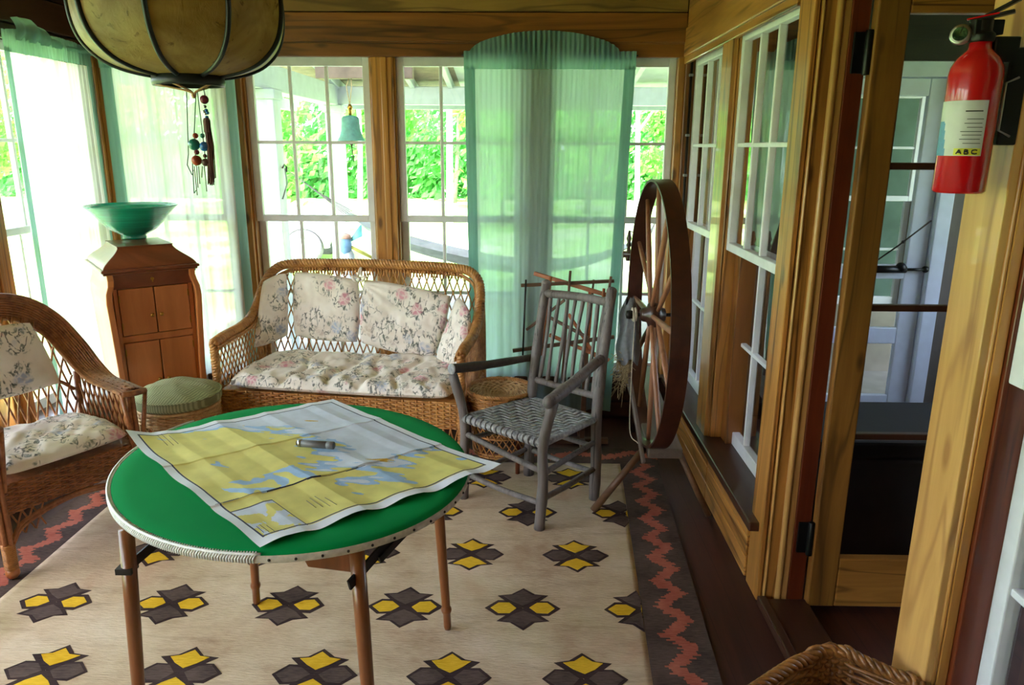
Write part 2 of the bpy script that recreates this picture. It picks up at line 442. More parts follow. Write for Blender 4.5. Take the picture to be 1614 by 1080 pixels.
def stripe_mat(name, c1, c2, sc_):
    t = NT(name); w = t.n('ShaderNodeTexWave', bands_direction='X', inp={'Scale': sc_, 'Distortion': 1.2, 'Detail': 1.0, 'Detail Scale': 2.0}); t.l(t.coord((1, 1, 0), rot=(0, 0, .3)), w.inputs['Vector'])
    t.principled(t.ramp(w.outputs['Fac'], [(.25, c1), (.75, c2)]), .85, w.outputs['Fac'], .25, .003, spec=.2); return t.m
green_corduroy = stripe_mat('sage_ribbed_cloth', C(132, 136, 104), C(170, 172, 136), 26)
grey_cloth = plain('grey_cloth', C(120, 124, 130), .85, .1, 60, .2)
flax_m = plain('raw_flax', C(190, 170, 130), .9, .15, 90, .2)
def leaf_mat(name, c1, c2):
    t = NT(name); f = t.noise(t.coord(), 3.0, 3)
    oi = t.n('ShaderNodeObjectInfo')
    col = t.ramp(f, [(.3, c1), (.7, c2)])
    df = t.n('ShaderNodeBsdfDiffuse'); tl = t.n('ShaderNodeBsdfTranslucent'); t.l(col, df.inputs['Color']); t.l(col, tl.inputs['Color'])
    a = t.n('ShaderNodeMixShader', inp={0: .5}); t.l(df.outputs[0], a.inputs[1]); t.l(tl.outputs[0], a.inputs[2]); t.l(a.outputs[0], t.out.inputs['Surface']); return t.m
leaf_a = leaf_mat('spring_leaves', C(124, 200, 80), C(176, 232, 112))
leaf_b = leaf_mat('mid_green_leaves', C(98, 182, 80), C(148, 220, 106))
leaf_c = leaf_mat('deep_green_leaves', C(76, 158, 80), C(122, 200, 108))
birch_m = plain('birch_bark', C(240, 242, 244), .7, .06, 12, .2)
bark_m = plain('grey_green_bark', C(112, 124, 92), .85, .2, 14, .4)
# ------------------------------------------------------------------ the room
XR, YB, XL, YF, ZC = .88, 4.43, -2.47, -1.25, 2.46
def st(m, name, mat, bevel=0): return m.build(name, mat, base=(0, 0, 0), bevel=bevel, kind='structure')
m = M(); m.box(XL-.15, 3.7, YF-.15, 4.62, -.12, 0); st(m, 'floor', floor_m)
m = M(); m.box(XL-.15, 3.7, YF-.15, 4.62, ZC, ZC+.1); st(m, 'ceiling', fir['X'])

# windows: two six-light sashes set in the wall
WN = [0]
def window(P, u0, u1, d_up, d_lo, z0=.285, zm=1.235, z1=2.14, cols=3, mat=None, st_w=.042):
    """P(u, z, d) -> world; u along the wall, d outwards"""
    WN[0] += 1
    root = struct_empty('window_%d' % WN[0], P((u0+u1)/2, z0, d_up))
    mat = mat or white_paint
    def bar(m, a0, a1, b0, b1, d0, d1):
        ps = [P(a, b, d) for d in (d0, d1) for b in (b0, b1) for a in (a0, a1)]
        c = sum(ps, V((0, 0, 0)))/8
        m.obox(c, (ps[1]-ps[0])/2, (ps[4]-ps[0])/2, (ps[2]-ps[0])/2)
    def sash(name, z0, z1, d, rb, rt):
        m = M(); t = .034
        bar(m, u0, u0+st_w, z0, z1, d, d+t); bar(m, u1-st_w, u1, z0, z1, d, d+t)
        bar(m, u0+st_w, u1-st_w, z0, z0+rb, d, d+t); bar(m, u0+st_w, u1-st_w, z1-rt, z1, d, d+t)
        w = (u1-u0-2*st_w)/cols
        for i in range(1, cols):
            c = u0+st_w+w*i; bar(m, c-.009, c+.009, z0+rb, z1-rt, d+.004, d+t-.004)
        c = (z0+rb+z1-rt)/2; bar(m, u0+st_w, u1-st_w, c-.009, c+.009, d+.005, d+t-.005)
        m.build(name, mat, root, bevel=.004)
        g = M(); ps = [P(u0+st_w*.6, z0+rb*.6, d+t*.55), P(u1-st_w*.6, z0+rb*.6, d+t*.55), P(u1-st_w*.6, z1-rt*.6, d+t*.55), P(u0+st_w*.6, z1-rt*.6, d+t*.55)]
        g.add(ps, [(0, 1, 2, 3)]); g.build('pane', glass_m, root)
    sash('lower_sash', z0, zm+.012, d_lo, .06, .03)
    sash('upper_sash', zm-.02, z1, d_up, .038, .05)
    return root

# ---- back wall (faces the camera)
m = M()
m.box(XL-.12, 1.0, YB+.02, YB+.16, 0, .25); m.box(XL-.12, 1.0, YB+.01, YB+.16, 2.14, ZC); st(m, 'wall_back', brown['X'])
m = M(); m.box(XL, .90, YB-.012, YB+.02, .02, .115); st(m, 'baseboard_back', brown['X'], .004)
m = M(); m.box(XL, .88, YB-.055, YB+.17, .25, .288); st(m, 'trim_1', brown['X'], .006)
m = M(); m.box(XL, .88, YB-.022, YB+.01, 2.135, 2.208); st(m, 'trim_2', firdark['X'], .004)
m = M(); m.box(XL, .88, YB-.040, YB+.01, 2.212, 2.362); m.box(XL, .88, YB-.03, YB+.01, 2.205, 2.214); st(m, 'trim_3', firdark['X'], .006)
m = M(); m.box(XL, .88, YB-.030, YB+.01, 2.368, ZC); st(m, 'trim_4', frieze_m, .003)
BP = [(-2.47, -2.455), (-1.755, -1.60), (-.888, -.738), (-.022, .128), (.846, .884)]
tn = 5
for a, b in BP[1:4]:
    m = M(); m.box(a+.012, b-.012, YB-.012, YB+.14, .287, 2.136)
    m.box(a, b, YB+.012, YB+.14, .287, 2.136); m.box((a+b)/2-.004, (a+b)/2+.03, YB-.022, YB-.01, .287, 2.136)
    st(m, 'trim_%d' % tn, fir['Z'], .005); tn += 1
m = M(); m.box(.846, .886, YB-.015, YB+.14, .287, 2.136); st(m, 'trim_%d' % tn, fir['Z'], .005); tn += 1
m = M(); m.box(XL-.02, -2.435, YB-.03, YB+.14, .287, 2.136); m.box(-2.435, -2.405, YB, YB+.14, .287, 2.136); st(m, 'trim_%d' % tn, fir['Z'], .005); tn += 1
PB = lambda u, z, d: V((u, YB+d, z))
for i, (a, b) in enumerate([(-2.405, -1.755), (-1.60, -.888), (-.738, -.022), (.128, .846)]):
    window(PB, a, b, .035, .075)

# ---- right wall
PR = lambda u, z, d: V((XR+d, u, z))
m = M()
m.box(.90, 1.05, 2.66, 4.6, 0, .262); m.box(.895, 1.05, 2.49, 4.6, 2.14, ZC); m.box(.895, 1.05, YF, .47, 0, ZC)
m.box(.895, 1.05, .47, 1.40, 0, .262); m.box(.895, 1.05, .47, 2.49, 2.14, ZC)
st(m, 'wall_right', brown['Y'])
m = M()   # tongue and groove boards under the sill
for z0, z1 in ((.0, .085), (.088, .172), (.175, .262)): m.box(.884, .902, 2.655, 3.32, z0, z1); m.box(.884, .902, 3.323, 4.43, z0, z1)
st(m, 'trim_%d' % tn, fir['Y'], .005); tn += 1
m = M(); m.box(.846, 1.04, 2.53, 4.43, .264, .300); st(m, 'trim_%d' % tn, brown['Y'], .006); tn += 1    # sill
m = M(); m.box(.872, .90, 2.49, 4.415, 2.138, 2.285); m.box(.878, .90, 2.64, 4.42, 2.10, 2.138); st(m, 'trim_%d' % tn, fir['Y'], .005); tn += 1
m = M(); m.box(.882, .90, 1.36, 4.40, 2.29, ZC); st(m, 'trim_%d' % tn, fir['Y'], .003); tn += 1
m = M()
for i in range(9):
    y = 3.26+i*.032; m.box(.874, .884, y, y+.02, 2.295, 2.44)
st(m, 'trim_%d' % tn, wicker_pale, .002); tn += 1       # pale slatted vent over the window
# post between the two windows
m = M(); m.box(.878, .905, 3.40, 3.57, .30, 2.10); m.box(.905, 1.03, 3.385, 3.585, .30, 2.14); m.tube([(.9, 3.40, .3), (.9, 3.40, 2.1)], .006, 8)
st(m, 'trim_%d' % tn, fir['Z'], .004); tn += 1
# large moulded post beside the doorway
m = M(); m.box(.884, .902, 2.49, 2.625, 0, 2.14); m.box(.906, .99, 2.478, 2.64, 0, 2.14)
st(m, 'trim_%d' % tn, fir['Z'], .004); tn += 1
m = M(); m.tube([(.909, 2.478, 0), (.909, 2.478, 2.14)], .0055, 8); m.tube([(.958, 2.474, 0), (.958, 2.474, 2.14)], .012, 10); m.box(.948, .99, 2.47, 2.49, 0, 2.14)
st(m, 'trim_%d' % tn, panelwood, .003); tn += 1
m = M(); m.box(.99, 1.046, 2.462, 2.64, 0, 2.14); st(m, 'trim_%d' % tn, redwood, .002); tn += 1
# casing on the near side of the doorway, carries the extinguisher
m = M(); m.box(.88, .90, 1.402, 1.535, 0, ZC); st(m, 'trim_%d' % tn, panelwood, .003); tn += 1
m = M(); m.box(.897, 1.0, 1.408, 1.53, 0, 2.14); st(m, 'trim_%d' % tn, firdark['Z'], .002); tn += 1
m = M(); m.tube([(.9, 1.402, 0), (.9, 1.402, 2.14)], .005, 8); m.box(.904, .925, 1.396, 1.42, 0, 2.14); st(m, 'trim_%d' % tn, fir['Z'], .003); tn += 1
m = M(); m.box(.926, 1.02, 1.385, 1.42, .30, 2.14); st(m, 'trim_%d' % tn, redwood, .003); tn += 1
m = M(); m.box(.85, 1.04, .45, 1.395, .264, .30); st(m, 'trim_%d' % tn, brown['Y'], .006); tn += 1
# reveal boards and window sashes
m = M(); m.box(.885, 1.03, 4.385, 4.425, .30, 2.14); m.box(.955, 1.03, 3.30, 3.385, .30, 2.14); st(m, 'trim_%d' % tn, firdark['Z'], .003); tn += 1
m = M(); m.box(.94, 1.03, 2.64, 2.69, .30, 2.14); st(m, 'trim_%d' % tn, firdark['Z'], .003); tn += 1
window(PR, 3.585, 4.385, .055, .105, .30, 1.225, 2.135)
window(PR, 2.66, 3.395, .032, .105, .30, 1.225, 2.135)
window(PR, .50, 1.385, .052, .10, .30, 1.235, 2.135)
# threshold of the doorway
m = M(); m.box(.90, 1.06, 1.53, 2.46, 0, .03); st(m, 'trim_%d' % tn, brown['Y'], .006); tn += 1
m = M(); m.box(.88, .915, 1.53, 2.47, 0, .036); st(m, 'trim_%d' % tn, brown['Y'], .006); tn += 1

# ---- left wall
PL = lambda u, z, d: V((XL-d, u, z))
m = M(); m.box(XL-.16, XL-.02, YF, 4.6, 0, .25); m.box(XL-.16, XL-.01, YF, 4.6, 2.14, ZC); st(m, 'wall_left', brown['Y'])
m = M(); m.box(XL-.17, XL+.05, YF, 4.43, .25, .288); st(m, 'trim_%d' % tn, brown['Y'], .006); tn += 1
m = M(); m.box(XL-.01, XL+.03, YF, 4.42, 2.21, 2.36); m.box(XL-.01, XL+.015, YF, 4.42, 2.135, 2.205); st(m, 'trim_%d' % tn, brown['Y'], .005); tn += 1
m = M(); m.box(XL-.01, XL+.02, YF, 4.42, 2.368, ZC); st(m, 'trim_%d' % tn, brown['Y'], .004); tn += 1
LP = [4.30, 3.44, 2.575, 1.71, .845, -.02, -.885]
for i, y in enumerate(LP):
    m = M(); m.box(XL-.15, XL+.012, y-.075, y+.075, .287, 2.136); m.box(XL+.01, XL+.022, y-.03, y+.004, .287, 2.136); st(m, 'trim_%d' % tn, fir['Z'], .005); tn += 1
    if i+1 < len(LP): window(PL, LP[i+1]+.075, y-.075, .05, .09)
# ---- front wall, behind the camera
m = M(); m.box(XL-.12, 1.05, YF-.15, YF, 0, ZC); st(m, 'wall_front', firdark['Z'])
m = M(); m.box(XL-1.25, XL-.05, YF-.4, 4.75, ZC+.02, ZC+.10); st(m, 'trim_%d' % tn, white_paint, .004); tn += 1   # added unseen eave, keeps direct sun out of the left windows

# ---- hall beyond the right wall
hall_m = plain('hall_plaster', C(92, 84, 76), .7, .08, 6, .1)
m = M()
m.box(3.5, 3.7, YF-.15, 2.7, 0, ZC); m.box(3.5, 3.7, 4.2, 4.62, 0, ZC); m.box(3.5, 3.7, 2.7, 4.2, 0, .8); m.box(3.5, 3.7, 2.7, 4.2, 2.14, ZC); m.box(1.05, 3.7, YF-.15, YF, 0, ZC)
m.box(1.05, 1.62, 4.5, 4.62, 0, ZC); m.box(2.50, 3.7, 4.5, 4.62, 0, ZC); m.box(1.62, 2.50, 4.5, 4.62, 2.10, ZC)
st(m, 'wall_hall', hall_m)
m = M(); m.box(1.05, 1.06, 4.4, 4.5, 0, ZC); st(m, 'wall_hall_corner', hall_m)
m = M()
m.box(1.55, 1.64, 4.42, 4.60, 0, 2.12); m.box(2.385, 2.47, 4.40, 4.60, 0, 2.12); m.box(1.55, 2.47, 4.42, 4.60, 2.04, 2.13); st(m, 'trim_%d' % tn, blue_white, .004); tn += 1
PH = lambda u, z, d: V((3.5+d, u, z))
window(PH, 2.7, 3.45, .05, .09, .8, 1.45, 2.14); window(PH, 3.45, 4.2, .05, .09, .8, 1.45, 2.14)  # added unseen windows, they bring daylight onto the white hall door
m = M(); m.box(1.3, 3.0, 4.37, 4.41, 2.12, ZC); st(m, 'trim_%d' % tn, plain('black_header', C(20, 17, 16), .7, .08)); tn += 1
# the white glazed door at the end of the hall
d2 = struct_empty('door_2', (2.0, 4.46, 0))
m = M(); m.box(1.645, 1.76, 4.44, 4.48, .01, 2.035); m.box(2.265, 2.38, 4.44, 4.48, .01, 2.035); m.box(1.76, 2.265, 4.44, 4.48, 1.94, 2.035)
m.box(1.76, 2.265, 4.44, 4.48, .50, .60); m.box(1.76, 2.265, 4.44, 4.48, .90, .985); m.box(1.76, 2.265, 4.44, 4.48, .01, .17); m.build('door_frame', blue_white, d2, bevel=.006)
m = M(); m.add([(1.75, 4.462, .15), (2.28, 4.462, .15), (2.28, 4.462, 1.96), (1.75, 4.462, 1.96)], [(0, 1, 2, 3)]); m.build('pane', glass_m, d2)
m = M(); m.tube([(2.02, 4.405, .963), (2.25, 4.405, .963)], .022, 10); m.tube([(2.25, 4.405, .963), (2.37, 4.41, .963)], .008, 8); m.sphere((2.37, 4.415, .963), .02); m.sphere((2.22, 4.405, .975), .03)
m.box(2.0, 2.04, 4.405, 4.445, .95, .976); m.build('door_closer', black_metal, d2)
m = M(); m.tube([(2.02, 4.38, .985), (2.18, 4.38, 1.11), (2.345, 4.38, 1.252)], .005, 6); m.sphere((2.20, 4.38, 1.128), .009); m.build('closer_rod', iron, d2)
# outer porch beyond that door
m = M(); m.box(1.2, 1.95, 5.6, 5.7, -.1, 2.5); m.box(2.85, 4.0, 5.6, 5.7, -.1, 2.5); m.box(1.95, 2.85, 5.6, 5.7, 2.05, 2.5); m.box(1.95, 2.85, 5.6, 5.7, -.1, .5)
m.box(1.2, 4.0, 4.62, 5.7, 2.5, 2.56); st(m, 'wall_porch', plain('grey_siding', C(156, 146, 132), .7, .12, 5, .1))
m = M(); m.box(1.05, 4.0, 4.62, 5.7, -.12, -.02); st(m, 'floor_porch', plain('porch_boards', C(150, 144, 138), .6, .1, 8, .1))
m = M(); m.box(1.7, 3.1, 6.05, 6.12, -.1, 2.5); st(m, 'porch_dimming_screen', plain('teal_grey_screen', C(120, 150, 148), .8, .2, 3, .1))  # added sheet hides the bright trees; teal stands in for dim reflections
m = M(); m.box(1.2, 1.26, 4.62, 5.7, -.1, 2.5); st(m, 'wall_porch_side', hall_m)
PP = lambda u, z, d: V((u, 5.6+d, z))
window(PP, 1.95, 2.85, .0, .04, .5, 1.3, 2.05)

# ---- glazed door standing open in the doorway
dr = struct_empty('door_1', (1.05, 2.445, .012))
m = M(); y0, y1 = 2.428, 2.468
m.box(1.052, 1.15, y0, y1, .02, 2.14); m.box(1.70, 1.81, y0, y1, .02, 2.14); m.build('door_stiles', firmid, dr, bevel=.005)
m = M(); m.box(1.15, 1.70, y0+.001, y1-.001, .02, .215); m.build('bottom_rail', fir['X'], dr, bevel=.005)
m = M(); m.box(1.15, 1.70, y0+.001, y1-.001, 2.045, 2.14); m.build('top_rail', fir['X'], dr, bevel=.005)
for z in (.685, 1.14, 1.598):
    m = M(); m.box(1.148, 1.702, y0+.006, y1-.006, z-.011, z+.011); m.build('glazing_bar', brown['X'], dr, bevel=.004)
m = M(); m.add([(1.145, 2.45, .21), (1.705, 2.45, .21), (1.705, 2.45, 2.05), (1.145, 2.45, 2.05)], [(0, 1, 2, 3)]); m.build('pane', glass_m, dr)
for z in (.29, 1.94):
    m = M(); m.box(1.0, 1.052, 2.452, 2.462, z-.065, z+.055); m.tube([(1.043, 2.446, z-.07), (1.043, 2.446, z+.06)], .012, 10); m.build('hinge', black_metal, dr, bevel=.002)
# dark trunk standing in the hall behind the glazed door
t = thing('storage_trunk', 'dark grey trunk standing on the hall floor behind the glazed door', 'trunk', (1.55, 2.98, 0))
m = M(); m.box(1.16, 1.95, 2.74, 3.2, .0, .47); m.build('body', plain('charcoal_paint', C(52, 52, 56), .6, .08, 10, .1), t, bevel=.015)
m = M(); m.box(1.145, 1.965, 2.725, 3.215, .475, .55); m.build('lid', plain('charcoal_lid', C(30, 30, 33), .7, .08, 10, .1), t, bevel=.015)

# conduit on the dark reveal in the corner
t = thing('electrical_conduit', 'thin grey wiring conduit clipped up the dark reveal in the far corner', 'conduit', (.912, 4.365, .30))
m = M(); m.tube([(.912, 4.372, .30), (.912, 4.372, 2.12)], .0075, 8); m.build('pipe', iron, t)
for z in (.7, 1.1, 1.5, 1.72, 2.04):
    m = M(); m.box(.901, .923, 4.363, 4.386, z-.007, z+.007); m.build('clip', chrome, t, bevel=.002)
# ------------------------------------------------------------------ curtains
def curtain(label, p0, p1, ztop, zbot, nfold, amp, seed, arch=0.0, inset=0.0, group=None, slack=0.0, bottom_shift=0.0, cm=None, hm=None):
    cm = cm or curtain_m; hm = hm or curtain_hem
    p0, p1 = V(p0), V(p1); d = (p1-p0); L = d.length; d.normalize(); nrm = V((d.y, -d.x, 0))
    base = (p0+p1)/2; base.z = zbot
    t = thing('curtain', label, 'curtain', base, group)
    rr = random.Random(seed); ph = [rr.uniform(0, 6.28) for _ in range(6)]; fq = [nfold*rr.uniform(.8, 1.2), nfold*2.2, nfold*.47, nfold*4.7]
    def off(u, v, z):
        k = .35+.65*v
        s = math.sin(2*PI*fq[0]*u+ph[0]+.5*math.sin(3*v+ph[3]))*.6+math.sin(2*PI*fq[1]*u+ph[1])*.25*(1-.4*v)+math.sin(2*PI*fq[2]*u+ph[2])*.5*v
        return s*amp*k+math.sin(2*PI*fq[3]*u+ph[4])*.004*(1-v)
    def pos(u, v, z0, z1):
        z = lerp(z0, z1, v); vv = (ztop-z)/(ztop-zbot)
        uu = u+inset*vv*(.5-u)*2*(0.5)
        p = p0+d*(uu*L+bottom_shift*vv)+nrm*off(u, vv, z); p.z = z; return p
    m = M(); m.grid(lambda u, v: pos(u, v, ztop-.075, zbot), int(L*130), 40); m.build('drape', cm, t)
    # doubled heading over the rod, gathered
    m = M()
    def head(u, v):
        a = max(0.0, math.sin(PI*min(1, max(0, (u-.04)/.86))))**.55*arch
        z = lerp(ztop+.02+a, ztop-.075, v)
        p = pos(u, 0, ztop, zbot); p = p+nrm*(.009+.008*math.sin(2*PI*nfold*5*u+ph[5])*(1-abs(v-.35))+slack*math.sin(PI*v)*0); p.z = z
        return p
    m.grid(head, int(L*200), 12); m.build('heading', hm, t)
    # doubled side hems
    for a, b in ((0.0, .06/L), (1-.06/L, 1.0)):
        m = M(); m.grid(lambda u, v: pos(lerp(a, b, u), v, ztop-.06, zbot)+nrm*.004, 6, 40); m.build('side_hem', hm, t)
    m = M(); q0 = p0-d*.012-nrm*.012; q1 = p1+d*.012-nrm*.012; q0.z = q1.z = ztop
    m.tube([q0, q1], .0045, 8)
    m.build('rod', iron, t)
    return t, pos, nrm
curtain('mint green curtain on the back wall behind the twig chair, with an arched heading', (-.345, 4.375, 0), (.605, 4.375, 0), 2.142, .075, 7, .020, 5, arch=.105, inset=.10, bottom_shift=-.02)
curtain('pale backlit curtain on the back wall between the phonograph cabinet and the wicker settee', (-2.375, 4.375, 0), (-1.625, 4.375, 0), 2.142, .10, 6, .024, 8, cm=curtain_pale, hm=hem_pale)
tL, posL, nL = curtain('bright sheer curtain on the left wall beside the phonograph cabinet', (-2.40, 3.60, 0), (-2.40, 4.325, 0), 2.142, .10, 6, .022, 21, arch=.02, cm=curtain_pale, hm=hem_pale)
# loose swag of the same cloth over the left rod
m = M()
def sw(u, v):
    y = lerp(3.68, 4.36, u); top = 2.205+.03*math.sin(u*7+.6)-.07*u*u; bot = 2.125
    z = lerp(top, bot, v); x = -2.392+.035*math.sin(PI*v)*(.6+.4*math.sin(u*9))
    return V((x+.012*math.sin(u*40), y, z))
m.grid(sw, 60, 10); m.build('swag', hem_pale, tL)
# ------------------------------------------------------------------ rug
rug_cream = NT('rug_cream_wool')
_c = rug_cream.coord((1, 1, 1)); _n = rug_cream.noise(_c, 3.2, 4, .6); _w = rug_cream.noise(rug_cream.coord((30, 170, 1)), 1, 3, .6); _s = rug_cream.noise(rug_cream.coord((1, 1, 1), (4, 2, 0)), 2.0, 3)
_col = rug_cream.ramp(rug_cream.math('ADD', rug_cream.math('MULTIPLY', _n, .75), rug_cream.math('MULTIPLY', _w, .25)), [(.32, C(176, 146, 120)), (.50, C(206, 182, 155)), (.66, C(222, 202, 178))])
_col = rug_cream.mix(rug_cream.math('MULTIPLY', rug_cream.ramp(_s, [(.58, (0, 0, 0, 1)), (.72, (1, 1, 1, 1))]), .35), _col, C(176, 170, 116))
_col = rug_cream.mix(rug_cream.math('MULTIPLY', rug_cream.ramp(rug_cream.noise(rug_cream.coord((1, 1, 1), (9, 2, 0)), 2.6, 3), [(.58, (0, 0, 0, 1)), (.72, (1, 1, 1, 1))]), .35), _col, C(200, 140, 116))
rug_cream.principled(rug_cream.mix(rug_cream.math('MULTIPLY', rug_cream.ramp(rug_cream.noise(rug_cream.coord((1, 7, 1), (5, 5, 0)), 3.0, 5, .65), [(.52, (0, 0, 0, 1)), (.70, (1, 1, 1, 1))]), .45), _col, C(150, 122, 98)), .95, _w, .7, .006, spec=.1); rug_cream = rug_cream.m
def wool(name, c1, c2):
    t = NT(name); w = t.noise(t.coord((30, 170, 1)), 1, 3, .6); n = t.noise(t.coord(), 6, 3)
    f = t.math('ADD', t.math('MULTIPLY', w, .5), t.math('MULTIPLY', n, .5))
    t.principled(t.ramp(f, [(.35, c1), (.65, c2)]), .95, w, .5, .004, spec=.1); return t.m
rug_dark = wool('rug_dark_brown', C(66, 54, 52), C(108, 90, 84)); rug_edge = wool('rug_outline_brown', C(48, 36, 38), C(76, 60, 58))
rug_yellow = wool('rug_yellow', C(206, 158, 30), C(240, 196, 62)); rug_brick = wool('rug_brick_red', C(160, 82, 68), C(196, 118, 100))
rr = random.Random(3)
m = M()
def rugz(x, y): return .006+.0025*noise.noise(V((x*2.2, y*2.2, 0)))
xi = lambda y: .418+.062*(y-2.0)        # inner edge of the right border
xo = lambda y: .640+.050*(y-2.03)
YR0, YR1, YI = -.55, 3.93, 3.72
m.grid(lambda u, v: (lambda y: (lambda x: V((x, y, rugz(x, y))))(lerp(-1.95, xi(y)+.004, u)))(lerp(YR0+.2, YI+.004, v)), 90, 120, 0)
# bands: rows of short woven picks, brick zigzag on dark brown
def band(a_of, b_of, y0, y1, per, alongx=False):
    n = int((y1-y0)/.0085); 
    for i in range(n):
        a, b = lerp(y0, y1, i/n), lerp(y0, y1, (i+1)/n); ymid = (a+b)/2
        ph = (ymid/per) % 1; tri = abs(ph*2-1)*2-1
        A, B = a_of(ymid), b_of(ymid); W = B-A
        c = A+W*(.53+.17*tri)+rr.uniform(-.010, .010); h = W*.15+rr.uniform(-.009, .009)
        xs = [A, c-h, c+h, B]
        for k, mt in ((0, 2), (1, 4), (2, 2)):
            x0, x1 = xs[k], xs[k+1]
            q = [(x0, a), (x1, a), (x1, b), (x0, b)]
            if alongx: q = [(p[1], p[0]) for p in q][::-1]
            m.add([(x, y, rugz(x, y)+.0006) for x, y in q], [(0, 1, 2, 3)], mt)
band(xi, xo, YR0, YI, .168)
band(lambda y: YI, lambda y: YR1, -2.17, .735, .30, True)
band(lambda y: -1.95-.22+.02*(y-2), lambda y: -1.95, YR0, YI, .168)
def poly(c, pts, z, mat, sc_=1.0, cen=None):
    cx, cy_ = c; cen = cen or (0, 0); vs = []
    for i, (x, y) in enumerate(pts):
        X = cx+cen[0]+(x-cen[0])*sc_+rr.uniform(-.0025, .0025); Y = cy_+cen[1]+(y-cen[1])*sc_+rr.uniform(-.0025, .0025)
        X = max(-1.948, min(X, xi(Y)-.001))
        vs.append((X, Y, rugz(X, Y)+z))
    k = V((sum(v[0] for v in vs)/len(vs), sum(v[1] for v in vs)/len(vs), 0)); k = (k.x, k.y, rugz(k.x, k.y)+z)
    n = len(vs); fs = [(i, (i+1) % n, n) for i in range(n)]
    m.add(vs+[k], fs, mat)
star = [(0, 0), (.052, .034), (.095, .078), (.044, .086), (0, .127), (-.044, .086), (-.095, .078), (-.052, .034)]
lobe = [(0, 0), (.040, .044), (.095, .046), (.138, 0), (.095, -.046), (.040, -.044)]
def motif(x, y, typ):
    for s in (1, -1):
        P1 = [(a, b*s) for a, b in star]; P2 = [(a*s, b) for a, b in lobe]
        if s < 0: P1 = P1[::-1]; P2 = P2[::-1]
        poly((x, y), P1, .0012, 3 if False else 1); poly((x, y), P2, .0014, 1)
        if typ == 'A':
            poly((x, y), P2, .0024, 3, .70, (.075*s, 0)); poly((x, y), P1, .0022, 2, .78, (0, .070*s))
        else:
            poly((x, y), P1, .0024, 3, .70, (0, .074*s)); poly((x, y), P2, .0022, 2, .78, (.07*s, 0))
for k in range(-5, 5):
    y = 2.032+.3735*k; typ = 'B' if k % 2 == 0 else 'A'
    x0 = (.205 if typ == 'B' else -.003)+.02*(y-2.03)/.8
    for j in range(-1, 5 if typ == 'A' else 5):
        x = x0-.434*j
        if x > xi(y)+.03 or x < -2.0: continue
        if y < YR0+.35: continue
        motif(x, y, typ)
rug = m.build('rug', [rug_cream, rug_edge, rug_dark, rug_yellow, rug_brick], base=(-.7, 1.7, 0), solid=.004)
tag(rug, 'large cream flat-woven rug with star motifs and a brick zigzag border', 'rug')

# ------------------------------------------------------------------ card table
TC, TA, TB, TZ = V((-.672, 2.034, 0)), .546, .486, .75
th = math.radians(-45)
def rim(a, k=1.0, z=0): 
    x, y = TA*k*math.cos(a), TB*k*math.sin(a)
    return V((TC.x+x*math.cos(th)-y*math.sin(th), TC.y+x*math.sin(th)+y*math.cos(th), z))
t = thing('card_table', 'round folding card table with a green felt top standing on the rug', 'table', (TC.x, TC.y, 0))
m = M(); n = 96; prof = [(.0, TZ), (.3, TZ), (.6, TZ), (.9, TZ+.0005), (.975, TZ), (.992, TZ-.004), (1.0, TZ-.011)]
vs = []; fs = []
for k, z in prof:
    for j in range(n): vs.append(rim(2*PI*j/n, max(k, 1e-4), z))
for i in range(len(prof)-1):
    for j in range(n): fs.append((i*n+j, (i+1)*n+j, (i+1)*n+(j+1) % n, i*n+(j+1) % n))
m.add(vs, fs, 0, True); m.build('felt_top', felt_m, t)
m = M(); vs = []; fs = []
prof = [(1.0, TZ-.009), (1.005, TZ-.013), (1.005, TZ-.027), (.99, TZ-.031), (.0, TZ-.03)]
for k, z in prof:
    for j in range(n): vs.append(rim(2*PI*j/n, max(k, 1e-4), z))
for i in range(len(prof)-1):
    for j in range(n): fs.append((i*n+j, (i+1)*n+j, (i+1)*n+(j+1) % n, i*n+(j+1) % n))
m.add(vs, fs, 0, True); m.build('edge_binding', cream_m, t)
m = M()     # white lacing whipped over the left edge
for i in range(150):
    a = math.radians(lerp(203, 318, i/149)); a2 = a+.012
    m.tube([rim(a2, .988, TZ-.002), rim(a2, 1.004, TZ-.006), rim(a, 1.010, TZ-.016), rim(a, 1.007, TZ-.026)], .0019, 5)
m.tube([rim(math.radians(lerp(190, 320, i/60)), 1.006, TZ-.003) for i in range(61)], .0035, 6)
m.build('white_lacing', thread_m, t)
for i in range(22):
    a = math.radians(lerp(-38, 105, i/21)); m = M(); m.sphere(rim(a, 1.006, TZ-.019), .0036, 8); m.build('tack', iron, t)
feet = [V((-1.02, 1.65, 0)), V((-.372, 1.57, 0)), on(706, 995, z=0), on(405, 955, z=0)]
for f in feet:
    top = V((lerp(f.x, TC.x, .08), lerp(f.y, TC.y, .06), TZ-.032)); ax = (f-top).normalized(); L = (f-top).length
    m = M(); m.lathe([(.0185, 0), (.0185, L*.30), (.0165, L*.6), (.0145, L-.105), (.0145, L-.098), (.0175, L-.094), (.0185, L-.086), (.0165, L-.078), (.0135, L-.072), (.0135, L-.02), (.011, L-.009)], top, 20, axis=ax)
    m.build('leg', tableleg_m, t)
f0 = feet[1]; tp = V((lerp(f0.x, TC.x, .05), lerp(f0.y, TC.y, .05), TZ-.032))
m = M(); m.prism([tp+V((-.155, .005, .0)), tp+V((-.13, .005, -.055)), tp+V((-.005, .012, -.075)), tp+V((0, .012, 0))], (0, .03, 0)); m.build('corner_block', tableleg_m, t, bevel=.003)
m = M(); a = on(655, 835, y=1.80); a.z = TZ-.04; b = on(550, 924, y=1.56); m.beam(a, b, .006, .028); m.build('folding_brace', iron, t)
